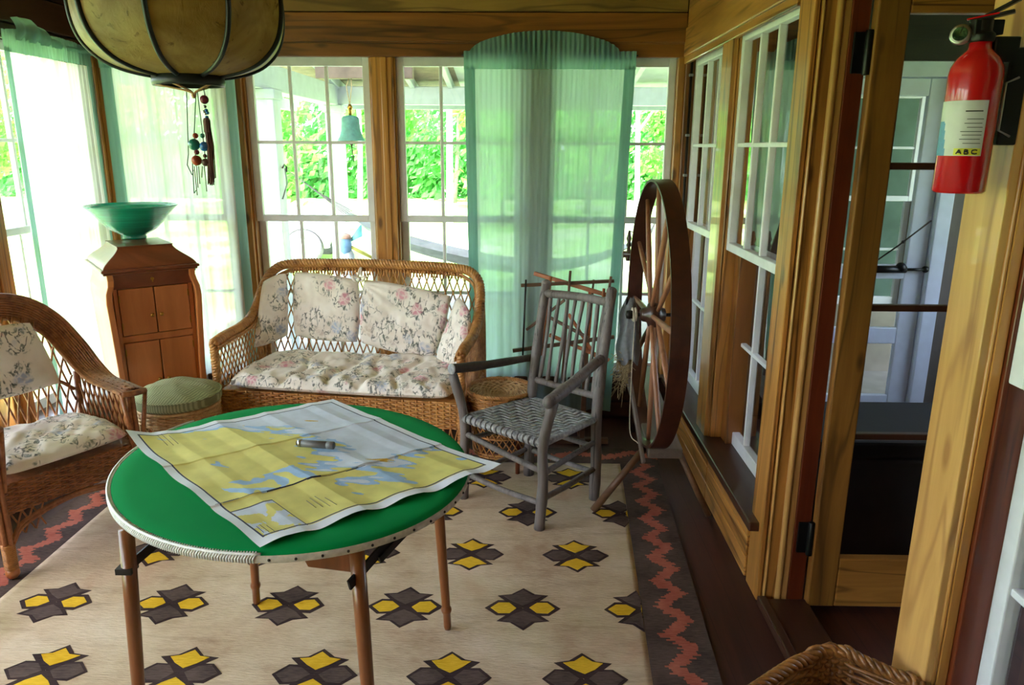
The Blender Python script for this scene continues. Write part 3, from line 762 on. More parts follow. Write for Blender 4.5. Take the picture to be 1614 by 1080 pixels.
m = M(); m.beam(a+V((.03, .01, 0)), b.lerp(a, .35)+V((0.012, 0.01, -.012)), .006, .02); m.build('folding_brace', iron, t)
f1 = feet[0]; p = V((lerp(f1.x, TC.x, .05), lerp(f1.y, TC.y, .05), .61)); m = M(); m.beam(p, p+V((.13, .1, .10)), .006, .024); m.box(p.x-.019, p.x+.021, p.y-.021, p.y+.019, p.z-.008, p.z+.008); m.build('folding_brace', iron, t)

# ------------------------------------------------------------------ sea chart
map_white = plain('chart_paper', C(226, 232, 240), .75, .04, 20, .15)
map_water = plain('chart_pale_water', C(208, 218, 234), .75, .06, 16, .15)
map_blue = plain('chart_blue_shallows', C(158, 192, 228), .75, .06, 30, .15)
map_land = plain('chart_yellow_land', C(222, 214, 124), .75, .07, 14, .15)
map_tan = plain('chart_ochre', C(206, 172, 76), .75, .06, 30, .15)
map_ink_shade = plain('chart_ink_and_fold_shade', C(52, 58, 84), .75, .05, 60, .1)
D_, C_, A_, B_ = V((-.602, 1.529, 0)), V((-.061, 1.975, 0)), V((-1.243, 2.165, 0)), V((-.696, 2.578, 0))
def mp_pos(s, t_):
    p = D_.lerp(C_, s).lerp(A_.lerp(B_, s), t_)
    z = TZ+.0022
    for f0_ in (.39,): z += .007*max(0, 1-abs(s-f0_)/.075)
    for f0_ in (.16, .63, .86): z += .0035*max(0, 1-abs(s-f0_)/.05)
    z += (.0045*max(0, 1-abs(t_-.30)/.09) if t_ > .30 else .0016*max(0, 1-abs(t_-.30)/.03))+(.005*max(0, 1-abs(t_-.66)/.09) if t_ > .66 else .003*max(0, 1-abs(t_-.66)/.05))
    z += .002*(noise.noise(V((s*6, t_*6, 1)))+.4)
    ed = max(0, .13-t_)/.13*.012*math.sin(s*13+.5)**2+max(0, .1-s)/.1*.008*math.sin(t_*11)**2
    lc = max(0, 1-math.hypot(s, 1-t_)/.22); rc = max(0, 1-math.hypot(1-s, t_)/.28)
    z += max(0, ed)+.028*lc**1.5+.012*rc
    return V((p.x, p.y, z))
def fb(s, t_, f, o): return noise.noise(V((s*f+o, t_*f-o, o)))+.5*noise.noise(V((s*f*2.1+o, t_*f*2.1, o+3)))+.25*noise.noise(V((s*f*4.3, t_*f*4.3+o, o)))
def mp_mat(s, t_):
    if abs(t_-.302+.02*(s-.3)) < .0022 and .02 < s < .62: return 5  # crease shadow painted as a dark line along the fold
    mg = .032
    if s < mg or s > 1-mg or t_ < mg*1.25 or t_ > 1-mg: return 0
    for e in (abs(s-mg-.004), abs(1-mg-.004-s), abs(t_-mg*1.25-.004), abs(1-mg-.004-t_)):
        if e < .0028: return 5
    # inset plan in the near corner
    if s < .195 and t_ < .245:
        if abs(s-.193) < .003 or abs(t_-.243) < .003: return 5
        n = fb(s, t_, 14, 2)
        if t_ > .19+.05*n: return 1
        return 3 if n > -.25 and (s < .09 or n > .1) else 1
    # streaky coastline running with the lie of the bay
    a = (s+t_)*.7071; b = (s-t_)*.7071
    b = b+.03*noise.noise(V((a*9, b*9, 8)))
    n = noise.noise(V((a*9+1, b*4, 1)))+.8*noise.noise(V((a*24, b*7, 4)))+.5*noise.noise(V((a*46, b*15, 7)))
    n2 = noise.noise(V((a*16+9, b*5, 2)))+.5*noise.noise(V((a*36, b*12, 5)))
    edge = max((.60-s)*1.6+.06*(t_-.5), (.24+.12*(s-.5)-t_)*2.2)
    if t_ > .80: edge -= (t_-.80)*3.6
    h = edge+.34*n-.04
    if h > .06:
        if n2 > .62 and edge < .75: return 2
        if .10 < s < .42 and .30 < t_ < .44 and noise.noise(V((s*22, t_*18, 3)))+.3*n > .02: return 2
        return 3
    if h > -.06: return 2
    if n2 > .78 and s < .95: return 4
    return 1
m = M(); m.grid(mp_pos, 300, 310, matfn=mp_mat)
# creases are modelled, one fold shadow is painted dark; small printed notes
for (s0, t0, L, k) in [(.28, .12, .06, 0), (.30, .11, .08, 1), (.32, .10, .09, 2), (.34, .09, .07, 3), (.05, .06, .05, 4), (.065, .055, .06, 5), (.08, .05, .05, 6), (.11, .86, .10, 7), (.13, .85, .12, 8), (.15, .85, .09, 9)]:
    a, b = mp_pos(s0, t0), mp_pos(s0+.004, t0+L)
    m.tube([a+V((0, 0, .0006)), b+V((0, 0, .0006))], .0007, 4, 5)
o = m.build('sea_chart', [map_white, map_water, map_blue, map_land, map_tan, map_ink_shade], base=(TC.x, TC.y, TZ))
tag(o, 'unfolded yellow and pale blue sea chart lying on the green card table', 'map')
t = thing('penlight', 'small grey cylindrical penlight lying on the sea chart', 'flashlight', (-.65, 2.174, TZ+.012))
a = on(470, 699, z=TZ+.022); b = on(527, 703, z=TZ+.022); ax = (b-a).normalized(); L = (b-a).length
m = M(); m.lathe([(.0085, 0), (.0115, .002), (.0115, L*.78), (.0105, L*.785), (.0105, L*.80), (.0118, L*.805), (.0118, L-.002), (.009, L)], a, 20, axis=ax); m.build('barrel', plain('dark_grey_anodised', C(112, 112, 112), .45, .06, 60, .05, .15), t)
m = M(); m.lathe([(.0122, L*.01), (.0122, L*.10)], a, 20, axis=ax); m.build('tail_cap', chrome, t)
m = M(); m.tube([a-ax*.004+V((0, .006*math.sin(i*.524), .006*math.cos(i*.524))) for i in range(12)], .0012, 5, closed=True); m.build('lanyard_ring', iron, t)
# ------------------------------------------------------------------ wicker settee
class Frame:
    def __init__(s, o, a, b): s.o, s.a, s.b = V(o), V(a).normalized(), V(b).normalized()
    def __call__(s, a, b, z): return s.o+s.a*a+s.b*b+V((0, 0, z))
SF = Frame((-1.60, 3.70, 0), (1.29, -.18, 0), (.138, .99, 0)); SW, SD = 1.305, .60
t = thing('wicker_settee', 'honey coloured wicker settee with floral cushions in front of the back windows', 'sofa', SF(SW/2, SD/2, 0))
P = SF
# braided border: arm, sweep up, across the back, down
half = [(.0, -.01, .655), (.0, .10, .668), (.0, .26, .675), (.002, .38, .70), (.004, .47, .76), (.008, .54, .84), (.03, .60, .915), (.085, .635, .963), (.17, .65, .978), (.32, .655, .985)]
mirror = [(SW-a, b, z) for a, b, z in half[::-1]]
ctrl = half+[(SW/2, .655, .99)]+mirror
path = spline([P(*c) for c in ctrl], 6)
m = M(); braid(m, path, .016, .0125, 4, .07, n=6); m.tube(path, .010, 6); m.build('braided_border', wicker_m, t)
m = M()
for q in (0, 1):
    off = [P(a+(.028 if c < len(ctrl)/2 else -.028)*(1 if abs(a-SW/2) > .5 else 0), b, z-(.030 if 6 < c < len(ctrl)-7 else .018)-.011*q) for c, (a, b, z) in enumerate(ctrl)]
    m.tube(spline(off, 5), .006, 6)
m.build('border_binding', wicker_m, t)
# corner posts
for a in (.0, SW):
    m = M(); pp = [P(a, -.005, .0), P(a, -.005, .3), P(a, -.005, .65)]; braid(m, pp, .013, .0105, 3, .045, n=6); m.tube(pp, .007, 6); m.build('front_post', wicker_m, t)
    m = M(); pp = spline([P(a, .56, 0), P(a, .57, .4), P(a+(.01 if a == 0 else -.01), .60, .75), P(a+(.03 if a == 0 else -.03), .62, .90)], 6); m.tube(pp, .017, 8); m.build('rear_post', wicker_m, t)
# seat rail in basket weave
m = M(); weave(m, lambda u, v: P(lerp(.02, SW-.02, u), -.008, lerp(.265, .408, v)), 36, 14, .0056, .006, -SF.b, sub=3)
m.build('front_rail', wicker_m, t)
for a in (.0, SW):
    m = M(); weave(m, lambda u, v: P(a, lerp(.01, .56, u), lerp(.285, .408, v)), 16, 12, .0058, .006, SF.a*(-1 if a == 0 else 1), sub=2); m.build('side_rail', wicker_m, t)
m = M(); m.box(0, 1, 0, 1, 0, 1); m.v = [tuple(P(lerp(.01, SW-.01, x), lerp(.0, .58, y), lerp(.385, .405, z))) for x, y, z in m.v]; m.build('seat_deck', wicker_m, t)
# open skirt below the rail
m = M(); lattice(m, lambda u, v: P(lerp(.02, SW-.02, u), -.005, lerp(.10, .27, v)), 34, 1.0, .0042, -SF.b)
sk = spline([P(.0, -.005, .05), P(.10, -.005, .16), P(.3, -.005, .20), P(SW/2, -.005, .215), P(SW-.3, -.005, .20), P(SW-.10, -.005, .16), P(SW, -.005, .05)], 8); m.tube(sk, .011, 7)
m.build('skirt', wicker_m, t)
# back lattice
def backfn(u, v):
    a = lerp(.03, SW-.03, u); z = lerp(.41, .965, v); return P(a, .575+.075*v, z)
m = M(); lattice(m, backfn, 28, 4.5, .0042, -SF.b, seg=24, inside=lambda u, v: v < .83 or (abs(u-.5) < .5-(v-.80)*.55)); 
m.tube([backfn(.01, .03), backfn(.99, .03)], .008, 6)
for i in range(60):      # looped ends beneath the border
    u = .09+.82*i/59; p = backfn(u, .955); m.tube([p+V((0, 0, -.02)), p+V((0, 0, .022))], .0048, 5)
m.build('back_lattice', wicker_m, t)
for a, s in ((.0, 1), (SW, -1)):
    m = M()
    def top(b): return .655 if b < .35 else .655+(b-.35)**1.6*1.9
    def sidefn(u, v): b = lerp(.01, .56, u); return P(a, b, lerp(.41, top(b), v))
    lattice(m, sidefn, 15, 3.5, .0042, SF.a*s, seg=14); m.build('arm_lattice', wicker_m, t)
# cushions on the settee
def tuckfn(u, v):
    k = 0
    for c, w in ((.27, .018), (.47, .02), (.60, .018), (.75, .016)): k -= .026*math.exp(-((u-c-.03*math.sin(v*7+c*20))/w)**2)*(.35+.65*(1-v))
    k += .008*math.sin(u*58+4*math.sin(v*9))*max(0, 1-v*1.7)
    return k
m = M(); cushion(m, P(.035, -.03, .44), P(SW-.035, -.03, .44), P(SW-.045, .55, .452), P(.045, .55, .452), .10, 150, 48, 10, .008, tuckfn, belly=.55)
o = m.build('seat_cushion', floral_m, base=SF(SW/2, .28, .41)); tag(o, 'long puckered floral seat cushion on the wicker settee', 'cushion')
def pinchL(u, v):
    d = math.hypot((1-u)*1.2, (v-.85)); return -.012*math.exp(-(d/.10)**2)+.007*math.sin(math.atan2(v-.85, (1.03-u))*16)*math.exp(-d*4.0)*min(1, d*6)
def pinchR(u, v):
    d = math.hypot(u*1.2, (v-.93)); return .009*math.sin(math.atan2(v-.95, (u+.03))*18)*math.exp(-d*3.2)*min(1, d*6)
dep = lambda px, py, b, a=None: (lambda y0: on(px, py, y=y0))(b)
Bk = lambda a, z: P(a, .535+.09*(z-.45)/.5, z)
m = M(); cushion(m, Bk(.175, .555), Bk(.575, .535), Bk(.575, .905), Bk(.165, .945), .085, 60, 50, 8, .005, pinchL)
o = m.build('back_cushion', floral_m, base=Bk(.37, .74)); tag(o, 'floral back cushion left of the central pinched tie on the settee back', 'cushion', 'floral cushions tied to the settee')
m = M(); cushion(m, Bk(.575, .535), Bk(1.03, .455), Bk(1.13, .835), Bk(.585, .915), .09, 66, 50, 7, .006, pinchR)
o = m.build('back_cushion', floral_m, base=Bk(.8, .7)); tag(o, 'floral back cushion slumping right of the central pinched tie on the settee', 'cushion', 'floral cushions tied to the settee')
m = M(); cushion(m, P(.028, .34, .53), P(.16, .52, .57), P(.155, .56, .945), P(.035, .50, .90), .05, 30, 46, 8, .004)
o = m.build('back_cushion', floral_m, base=P(.09, .45, .7)); tag(o, 'narrow floral wing cushion hanging inside the far arm nearest the cabinet', 'cushion', 'floral cushions tied to the settee')
m = M(); cushion(m, P(1.04, .50, .455), P(SW-.035, .26, .455), P(SW-.045, .40, .79), P(1.17, .555, .845), .07, 34, 46, 5, .006)
o = m.build('back_cushion', floral_m, base=P(1.2, .45, .65)); tag(o, 'floral wing cushion in the settee corner beside the twig chair', 'cushion', 'floral cushions tied to the settee')
m = M(); q = Bk(.578, .915)
for s in (-1, 1): m.tube(spline([q+V((0, -.03, 0)), q+V((.02*s, -.055, -.012)), q+V((.035*s, -.05, .012)), q+V((.012*s, -.03, .01)), q+V((.0, .03, .055))], 5), .008, 6)
m.sphere(q+V((0, -.055, -.004)), .014, 10)
o = m.build('cushion_tie', floral_m, base=q); tag(o, 'knotted floral tie at the middle of the settee back', 'tie')

# ------------------------------------------------------------------ wicker armchair
AF = Frame((-1.99, 2.553, 0), (.52, .854, 0), (-.854, .52, 0)); AW = .56
t = thing('wicker_armchair', 'red-brown wicker armchair with rolled woven back beside the card table', 'armchair', AF(AW/2, .25, 0))
P = AF
A_half = [(0, -.02, .625), (0, .10, .635), (.0, .22, .645), (.006, .31, .68), (.025, .375, .755), (.075, .425, .86), (.16, .455, .94)]
A_ctrl = A_half+[(AW/2, .465, .972)]+[(AW-a, b, z) for a, b, z in A_half[::-1]]
cen = V((AW/2, .25, .60))
def sweep(k):
    out = []
    for a, b, z in A_ctrl:
        d = V((a-cen.x, 0, max(0, z-.66)*1.25)); d.normalize()
        q = V((a, b, z))+d*k; roll = -abs(k)*0; 
        out.append(P(q.x, q.y+.012*math.cos(k*25)-.0, q.z-(.25*k*k*20 if z < .68 else 0)))
    return spline(out, 7)
m = M(); NK = 11
for i in range(NK):
    k = lerp(-.045, .058, i/(NK-1)); m.tube(sweep(k), .0056 if 0 < i < NK-1 else .0085, 6)
rows_ = [sweep(lerp(-.045, .058, i/8)) for i in range(9)]
for j in range(0, len(rows_[0]), 2):
    m.tube([rows_[i][j]+V((0, 0, .004*(-1)**i)) for i in range(9)], .0042, 5)
m.build('rolled_border', wicker_red, t)
e0, e1 = sweep(-.045)[-1], sweep(.058)[-1]
m = M()
for s in (sweep(-.045), sweep(.058)):
    pass
for end in (0, -1):
    a0, a1 = sweep(-.045)[end], sweep(.058)[end]; m = M(); m.tube(spline([a0, a0.lerp(a1, .5)-AF.b*.012, a1], 5), .014, 8)
    mid = a0.lerp(a1, .5); m.tube([a1, mid.lerp(a1, .3)+V((0, 0, -.22))], .010, 7); m.tube([a0, mid.lerp(a0, .5)+V((0, 0, -.25))], .010, 7)
    m.build('arm_end', wicker_red, t)
for a in (0, AW):
    m = M(); x = a+(.004 if a == 0 else -.004)
    for k in range(5): m.tube(spline([P(x+.012*math.cos(k*1.26), .012*math.sin(k*1.26), .62), P(x+.016*math.cos(k*1.26), .016*math.sin(k*1.26), .40), P(x+.015*math.cos(k*1.26), .015*math.sin(k*1.26), .13)], 6), .0095, 6)
    m.build('front_leg', wicker_red, t)
    m = M(); rings = [P(x+.021*math.cos(i*.785), .021*math.sin(i*.785), .15-.105*i/112) for i in range(113)]; m.tube(rings, .0052, 5); m.tube([P(x, 0, .15), P(x, 0, .03)], .02, 10); m.build('leg_wrapping', wicker_dark, t)
    m = M(); m.sphere(P(x, 0, .026), .026, 14, sq=(1, 1, 1)); m.build('foot', mahog, t)
    m = M(); m.tube([P(x, .44, .03), P(x, .41, .64)], .015, 8); m.build('rear_leg', wicker_red, t)
m = M(); weave(m, lambda u, v: P(lerp(.01, AW-.01, u), -.006, lerp(.265, .385, v)), 18, 12, .0056, .006, -AF.b, sub=2); m.build('front_rail', wicker_red, t)
for a in (0, AW):
    m = M(); weave(m, lambda u, v: P(a, lerp(.01, .43, u), lerp(.265, .385, v)), 14, 12, .0056, .006, AF.a, sub=2); m.build('side_rail', wicker_red, t)
m = M(); m.box(0, 1, 0, 1, 0, 1); m.v = [tuple(P(lerp(.01, AW-.01, x), lerp(.0, .44, y), lerp(.36, .385, z))) for x, y, z in m.v]; m.build('seat_deck', wicker_red, t)
m = M()
for q in (0, .016): m.tube(spline([P(.02, -.004, .14+q), P(.08, -.004, .205+q), P(AW/2, -.004, .245+q*.6), P(AW-.08, -.004, .205+q), P(AW-.02, -.004, .14+q)], 8), .009, 6)
lattice(m, lambda u, v: P(lerp(.03, .15, u), -.004, lerp(.17, .27, v)), 3, 1.0, .004, AF.b); lattice(m, lambda u, v: P(lerp(AW-.15, AW-.03, u), -.004, lerp(.17, .27, v)), 3, 1.0, .004, AF.b)
for a in (0, AW): m.tube(spline([P(a, .02, .14), P(a, .12, .22), P(a, .22, .25), P(a, .32, .22), P(a, .42, .12)], 6), .009, 6)
m.build('arched_apron', wicker_red, t)
def topz(a): 
    q = abs(a-AW/2)/(AW/2); return .66+.275*math.sqrt(max(0, 1-q**2.2))
def abk(u, v):
    a = lerp(.02, AW-.02, u); z = lerp(.385, topz(a), v); return P(a, .40+.055*(z-.385)/.55, z)
m = M(); lattice(m, abk, 13, 3.2, .0048, AF.b, seg=16); m.tube([abk(i/12, .55-.1*abs(i/6-1)) for i in range(13)], .008, 6); m.build('back_lattice', wicker_red, t)
for a in (0, AW):
    m = M(); lattice(m, lambda u, v: P(a, lerp(.01, .40, u), lerp(.385, .635, v)), 10, 2.4, .0048, AF.a, seg=10); m.build('arm_lattice', wicker_red, t)
m = M(); cushion(m, P(.02, -.015, .43), P(AW-.02, -.015, .43), P(AW-.03, .40, .44), P(.03, .40, .44), .095, 60, 50, 7, .008, lambda u, v: .004*math.sin(u*40+5*math.sin(v*8))*(1-v), belly=.5)
o = m.build('seat_cushion', floral_m, base=P(AW/2, .2, .385)); tag(o, 'grey-shaded floral seat cushion on the wicker armchair', 'cushion')
m = M(); cushion(m, P(.075, .395, .60), P(AW-.075, .395, .60), P(AW-.155, .425, .905), P(.155, .425, .905), .075, 50, 46, 4, .004, belly=.25)
o = m.build('back_cushion', floral_m, base=P(AW/2, .4, .75)); tag(o, 'rounded floral back cushion in the wicker armchair', 'cushion')

# ------------------------------------------------------------------ ottoman and wicker stool
def wicker_stool(name, label, c, r, h, mat, waist=.8, legs=4):
    c = V(c); t = thing(name, label, 'stool', c)
    cyl = lambda u, v, k=1.0: V((c.x+r*k*lerp(waist, 1, v)*math.cos(2*PI*u), c.y+r*k*lerp(waist, 1, v)*math.sin(2*PI*u), lerp(.10, h-.06, v)))
    rad = lambda u, v: V((math.cos(2*PI*u), math.sin(2*PI*u), 0))
    m = M(); lattice(m, cyl, 26, 4, .0036, rad, mat=0, seg=14)
    for z, k in ((.10, waist), (.115, waist), (h*.55, lerp(waist, 1, .52))): m.tube([c+V((r*k*math.cos(i*.1571), r*k*math.sin(i*.1571), z)) for i in range(40)], .006, 6, closed=True)
    m.build('lattice_side', mat, t)
    m = M(); weave(m, lambda u, v: V((c.x+r*math.cos(2*PI*u), c.y+r*math.sin(2*PI*u), lerp(h-.075, h-.005, v))), 30, 8, .005, .005, rad, sub=2); 
    m.tube([c+V((r*1.01*math.cos(i*.1571), r*1.01*math.sin(i*.1571), h-.004)) for i in range(40)], .009, 6, closed=True); m.build('woven_rim', mat, t)
    m = M(); m.lathe([(r*.97, h-.03), (r*.97, h-.012)], c, 32); m.build('top_board', mat, t)
    for i in range(legs):
        a = PI/4+i*2*PI/legs; k = waist*.93
        m = M(); m.tube([c+V((r*k*math.cos(a), r*k*math.sin(a), 0)), c+V((r*.9*math.cos(a), r*.9*math.sin(a), h-.03))], .012, 8); m.build('leg', redwood, t)
    return t
oc = V((-1.725, 3.505, 0))
wicker_stool('wicker_ottoman', 'pale wicker ottoman in front of the phonograph cabinet', oc, .190, .40, wicker_pale, .78)
m = M()
def ot(u, v):
    a = 2*PI*u; R_ = .205*math.sin(min(1, v*1.0)*PI/2)**.9
    z = .455+.05*(1-(R_/.205)**2.6)+.006*noise.noise(V((R_*math.cos(a)*12, R_*math.sin(a)*26, 2)))*2.2
    return V((oc.x+R_*math.cos(a), oc.y+R_*math.sin(a), z))
m.grid(ot, 72, 22)
m.lathe([(.0, .404), (.19, .404), (.2, .408), (.207, .42), (.2075, .445), (.205, .455)], oc, 72)
m.tube([oc+V((.2065*math.cos(i*.0873), .2065*math.sin(i*.0873), .455)) for i in range(72)], .0038, 6, closed=True)
o = m.build('ottoman_cushion', green_corduroy, base=oc+V((0, 0, .404))); tag(o, 'round sage green ribbed cushion on the wicker ottoman', 'cushion')
sc2 = V((-.118, 3.672, 0))
wicker_stool('wicker_stool', 'small honey wicker drum stool between settee and twig chair', sc2, .152, .375, wicker_m, .92)
t = thing('wicker_tray', 'round woven wicker tray with a sunken centre on the drum stool', 'basket', sc2+V((0, 0, .376)))
m = M()
for i in range(15):
    k = i/14; R_ = lerp(.012, .166, k); z = .383+.048*k**2.4
    m.tube([sc2+V((R_*math.cos(j*2*PI/44), R_*math.sin(j*2*PI/44), z+.0035*math.cos(PI*j+PI*i))) for j in range(44)], .0058, 5, closed=True)
for j in range(22):
    a = j*2*PI/22; m.tube([sc2+V((lerp(.01, .168, k/6)*math.cos(a), lerp(.01, .168, k/6)*math.sin(a), .381+.048*(k/6)**2.4)) for k in range(7)], .004, 5)
m.build('woven_dish', wicker_pale, t)
m = M(); rp = [sc2+V((.170*math.cos(j*2*PI/60), .170*math.sin(j*2*PI/60), .436)) for j in range(61)]; braid(m, rp, .006, .006, 3, .04)
weave(m, lambda u, v: V((sc2.x+.168*math.cos(2*PI*u), sc2.y+.168*math.sin(2*PI*u), lerp(.384, .43, v))), 28, 5, .005, .005, lambda u, v: V((math.cos(2*PI*u), math.sin(2*PI*u), 0)))
m.build('rim', wicker_m, t)

# ------------------------------------------------------------------ corner basket near the camera
t = thing('wicker_basket', 'dark willow basket standing in the near corner beside the doorway casing', 'basket', (.62, 1.36, 0))
bc, b1, b2 = V((.70, 1.32, 0)), V((.755, -.655, 0)), V((-.80, -.60, 0))
corn = V((.712, 1.515, 0)); HA, HB = .115, .225; bc = corn+b1*(HA*.88)+b2*(HB*.88)
def bk(u, v, grow=0.0):
    a = 2*PI*u; e = 6.0
    a += 0; x = math.copysign(abs(math.cos(a))**(2/e), math.cos(a)); y = math.copysign(abs(math.sin(a))**(2/e), math.sin(a))
    k = lerp(.82, 1.0, v)+grow
    return bc+b1*(HA*k*x)+b2*(HB*k*y)+V((0, 0, lerp(.01, .505, v)))
def bn(u, v): d = bk(u, v)-bc; d.z = 0; return d.normalized()
m = M(); weave(m, bk, 34, 46, .0058, .006, bn, sub=2, n=5); m.build('woven_side', wicker_dark, t)
m = M(); rp = [bk(i/180, 1.0)+V((0, 0, .010+.004*math.sin(i*.5))) for i in range(181)]; braid(m, rp, .0095, .0068, 4, .075, n=6); m.build('plaited_rim', wicker_dark, t)
m = M(); m.prism([bk(i/40, 0.02) for i in range(40)], (0, 0, .012)); m.build('base', wicker_dark, t)
# ------------------------------------------------------------------ phonograph cabinet and bowl
CF = Frame((-2.07, 3.60, 0), (.788, .616, 0), (-.616, .788, 0)); CW, CD = .435, .48
P = CF
t = thing('phonograph_cabinet', 'upright mahogany phonograph cabinet with domed lid standing across the corner', 'cabinet', P(CW/2, CD/2, 0))
def loft(m, levels, mat=0, smooth=False, cap=True):
    """levels: (z, a0, a1, b0, b1)"""
    o = len(levels); vs = []; fs = []
    for z, a0, a1, b0, b1 in levels: vs += [P(a0, b0, z), P(a1, b0, z), P(a1, b1, z), P(a0, b1, z)]
    for i in range(o-1):
        for j in range(4): fs.append((i*4+j, i*4+(j+1) % 4, (i+1)*4+(j+1) % 4, (i+1)*4+j))
    fs.append((3, 2, 1, 0)); fs.append(tuple((o-1)*4+j for j in range(4)))
    m.add(vs, fs, mat, smooth)
body = [(.10, .012, 0), (.5, .006, 0), (.80, -.006, 0), (.88, -.010, 0), (.93, -.006, 0), (.965, .006, 0), (.99, .010, 0), (1.03, .008, 0)]
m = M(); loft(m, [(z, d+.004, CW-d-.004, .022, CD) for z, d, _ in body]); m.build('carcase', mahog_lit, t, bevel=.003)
for side in (0, 1):      # curved side stiles
    m = M(); lv = []
    for z, d, _ in body:
        a0, a1 = (d, d+.03) if side == 0 else (CW-d-.03, CW-d)
        fr = .0 if z < .9 else (.004 if z > .98 else .0)
        lv.append((z, a0, a1, -.010-(.012 if .7 < z < .97 else .004)+fr, .03))
    loft(m, lv); m.build('curved_stile', mahog, t, bevel=.005)
    m = M(); a = .008 if side == 0 else CW-.048; m.box(0, 1, 0, 1, 0, 1); m.v = [tuple(P(a+x*.04, y*.05, z*.10)) for x, y, z in m.v]; m.build('leg', mahog, t, bevel=.006)
    m = M(); m.box(0, 1, 0, 1, 0, 1); m.v = [tuple(P(a+x*.04, CD-.05+y*.05, z*.10)) for x, y, z in m.v]; m.build('leg', mahog, t, bevel=.006)
def cbox(m, a0, a1, b0, b1, z0, z1):
    k = M(); k.box(0, 1, 0, 1, 0, 1); m.add([tuple(P(lerp(a0, a1, x), lerp(b0, b1, y), lerp(z0, z1, z))) for x, y, z in k.v], [tuple(f) for f in k.f])
m = M(); cbox(m, -.014, CW+.014, -.02, CD+.01, 1.03, 1.046); cbox(m, -.006, CW+.006, -.012, CD+.005, 1.018, 1.03); m.build('cornice', mahog_dark, t, bevel=.005)
m = M()
lv = []
for i in range(13):
    k = i/12; ins = (.012+.086*(k**.9)) if k < .5 else .012+.086*(1-(1-k)**1.7*.62-.0)
    s = .5-.5*math.cos(PI*k); 
    ins = lerp(-.004, .088, s*.75+.25*k)
    lv.append((1.046+.098*(k if k < .9 else k), ins, CW-ins, ins-.008, CD-ins+.008))
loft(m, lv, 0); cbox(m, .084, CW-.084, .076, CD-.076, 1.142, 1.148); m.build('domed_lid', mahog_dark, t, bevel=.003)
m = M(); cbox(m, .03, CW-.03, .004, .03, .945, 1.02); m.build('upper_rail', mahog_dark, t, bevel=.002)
m = M(); cbox(m, .03, CW-.03, .008, .03, .665, .70); cbox(m, .03, CW-.03, .008, .03, .10, .14); cbox(m, .03, .05, .008, .03, .14, .95); cbox(m, CW-.05, CW-.03, .008, .03, .14, .95); m.build('front_frame', mahog, t, bevel=.002)
for z0, z1, kz in ((.703, .942, .80), (.143, .662, .455)):
    for s in (0, 1):
        a0, a1 = (.052, CW/2-.0025) if s == 0 else (CW/2+.0025, CW-.052)
        m = M(); cbox(m, a0, a1, .002, .024, z0, z1); d = m.build('door', mahog, t, bevel=.003)
        ka = CW/2+(-.022 if s == 0 else .022)
        m = M(); m.lathe([(.003, 0), (.003, .010), (.009, .013), (.010, .019), (.006, .023), (0, .024)], P(ka, .002, kz), 14, axis=-CF.b); m.build('knob', brass, d)
        for hz in (z0+.05, z1-.045):
            m = M(); e = a0+.002 if s == 0 else a1-.002; cbox(m, e-.003, e+.003, -.002, .004, hz-.018, hz+.018); m.build('hinge', brass, d)
m = M(); m.lathe([(.0085, 0), (.0085, .003), (.004, .004), (0, .004)], P(CW/2, .004, .985), 14, axis=-CF.b); cbox(m, CW/2-.003, CW/2+.003, .0, .004, .968, .984); m.build('keyhole', brass, t)
m = M(); m.tube([P(CW, .2, .985), P(CW+.035, .2, .985)], .006, 8); m.sphere(P(CW+.035, .2, .985), .012); m.build('crank_socket', iron, t)
bp = on(213, 378, z=1.148); bp.z = 1.1485
prof = [(.0, .0), (.056, .0), (.060, .003), (.060, .012), (.054, .018), (.078, .030), (.118, .052), (.150, .085), (.180, .122), (.212, .158), (.232, .176), (.236, .180), (.232, .182), (.208, .162), (.174, .124), (.142, .086), (.110, .058), (.06, .038), (0, .032)]
m = M(); m.lathe(prof, bp, 64); o = m.build('bowl', bowl_m, base=bp); tag(o, 'wide green glazed pottery bowl on top of the phonograph cabinet', 'bowl')

# ------------------------------------------------------------------ twig armchair
cFR, cFL, cBR, cBL = V((.077, 3.002, 0)), V((-.283, 3.295, 0)), V((.346, 3.299, 0)), V((.032, 3.571, 0))
t = thing('twig_armchair', 'weathered grey twig armchair with a woven splint seat on the rug', 'chair', (cFR+cBL)/2)
def limb(name, pts, r, mat, per=5, n=10, knob=0.0):
    m = M(); pp = spline(pts, per); k = len(pp)
    rr_ = [(lerp(r[0], r[1], i/(k-1)) if isinstance(r, tuple) else r)*(1+.05*math.sin(i*1.7+pp[0].x*30)+.03*math.sin(i*.6)) for i in range(k)]
    m.tube(pp, rr_, n)
    return m.build(name, mat, t)
pFR = [cFR, V((.090, 3.000, .22)), V((.088, 3.002, .40)), V((.128, 2.99, .60))]
pFL = [cFL, V((-.280, 3.295, .2)), V((-.276, 3.295, .41)), V((-.325, 3.29, .625))]
tBR, tBL = V((.408, 3.425, 1.0)), V((.110, 3.697, .985))
pBR = [cBR, V((.350, 3.30, .2)), V((.345, 3.302, .42)), V((.366, 3.345, .66)), tBR]
pBL = [cBL, V((.036, 3.571, .2)), V((.042, 3.574, .42)), V((.066, 3.62, .66)), tBL]
limb('leg', pFR, (.024, .023), twig_m); limb('leg', pFL, (.024, .022), twig_m)
limb('rear_post', pBR, (.026, .025), twig_m); limb('rear_post', pBL, (.026, .023), twig_m)
for p in (tBR, tBL):
    m = M(); m.sphere(p, .0245, 12, sq=(1, 1, .7)); m.build('post_end', twig_m, t)
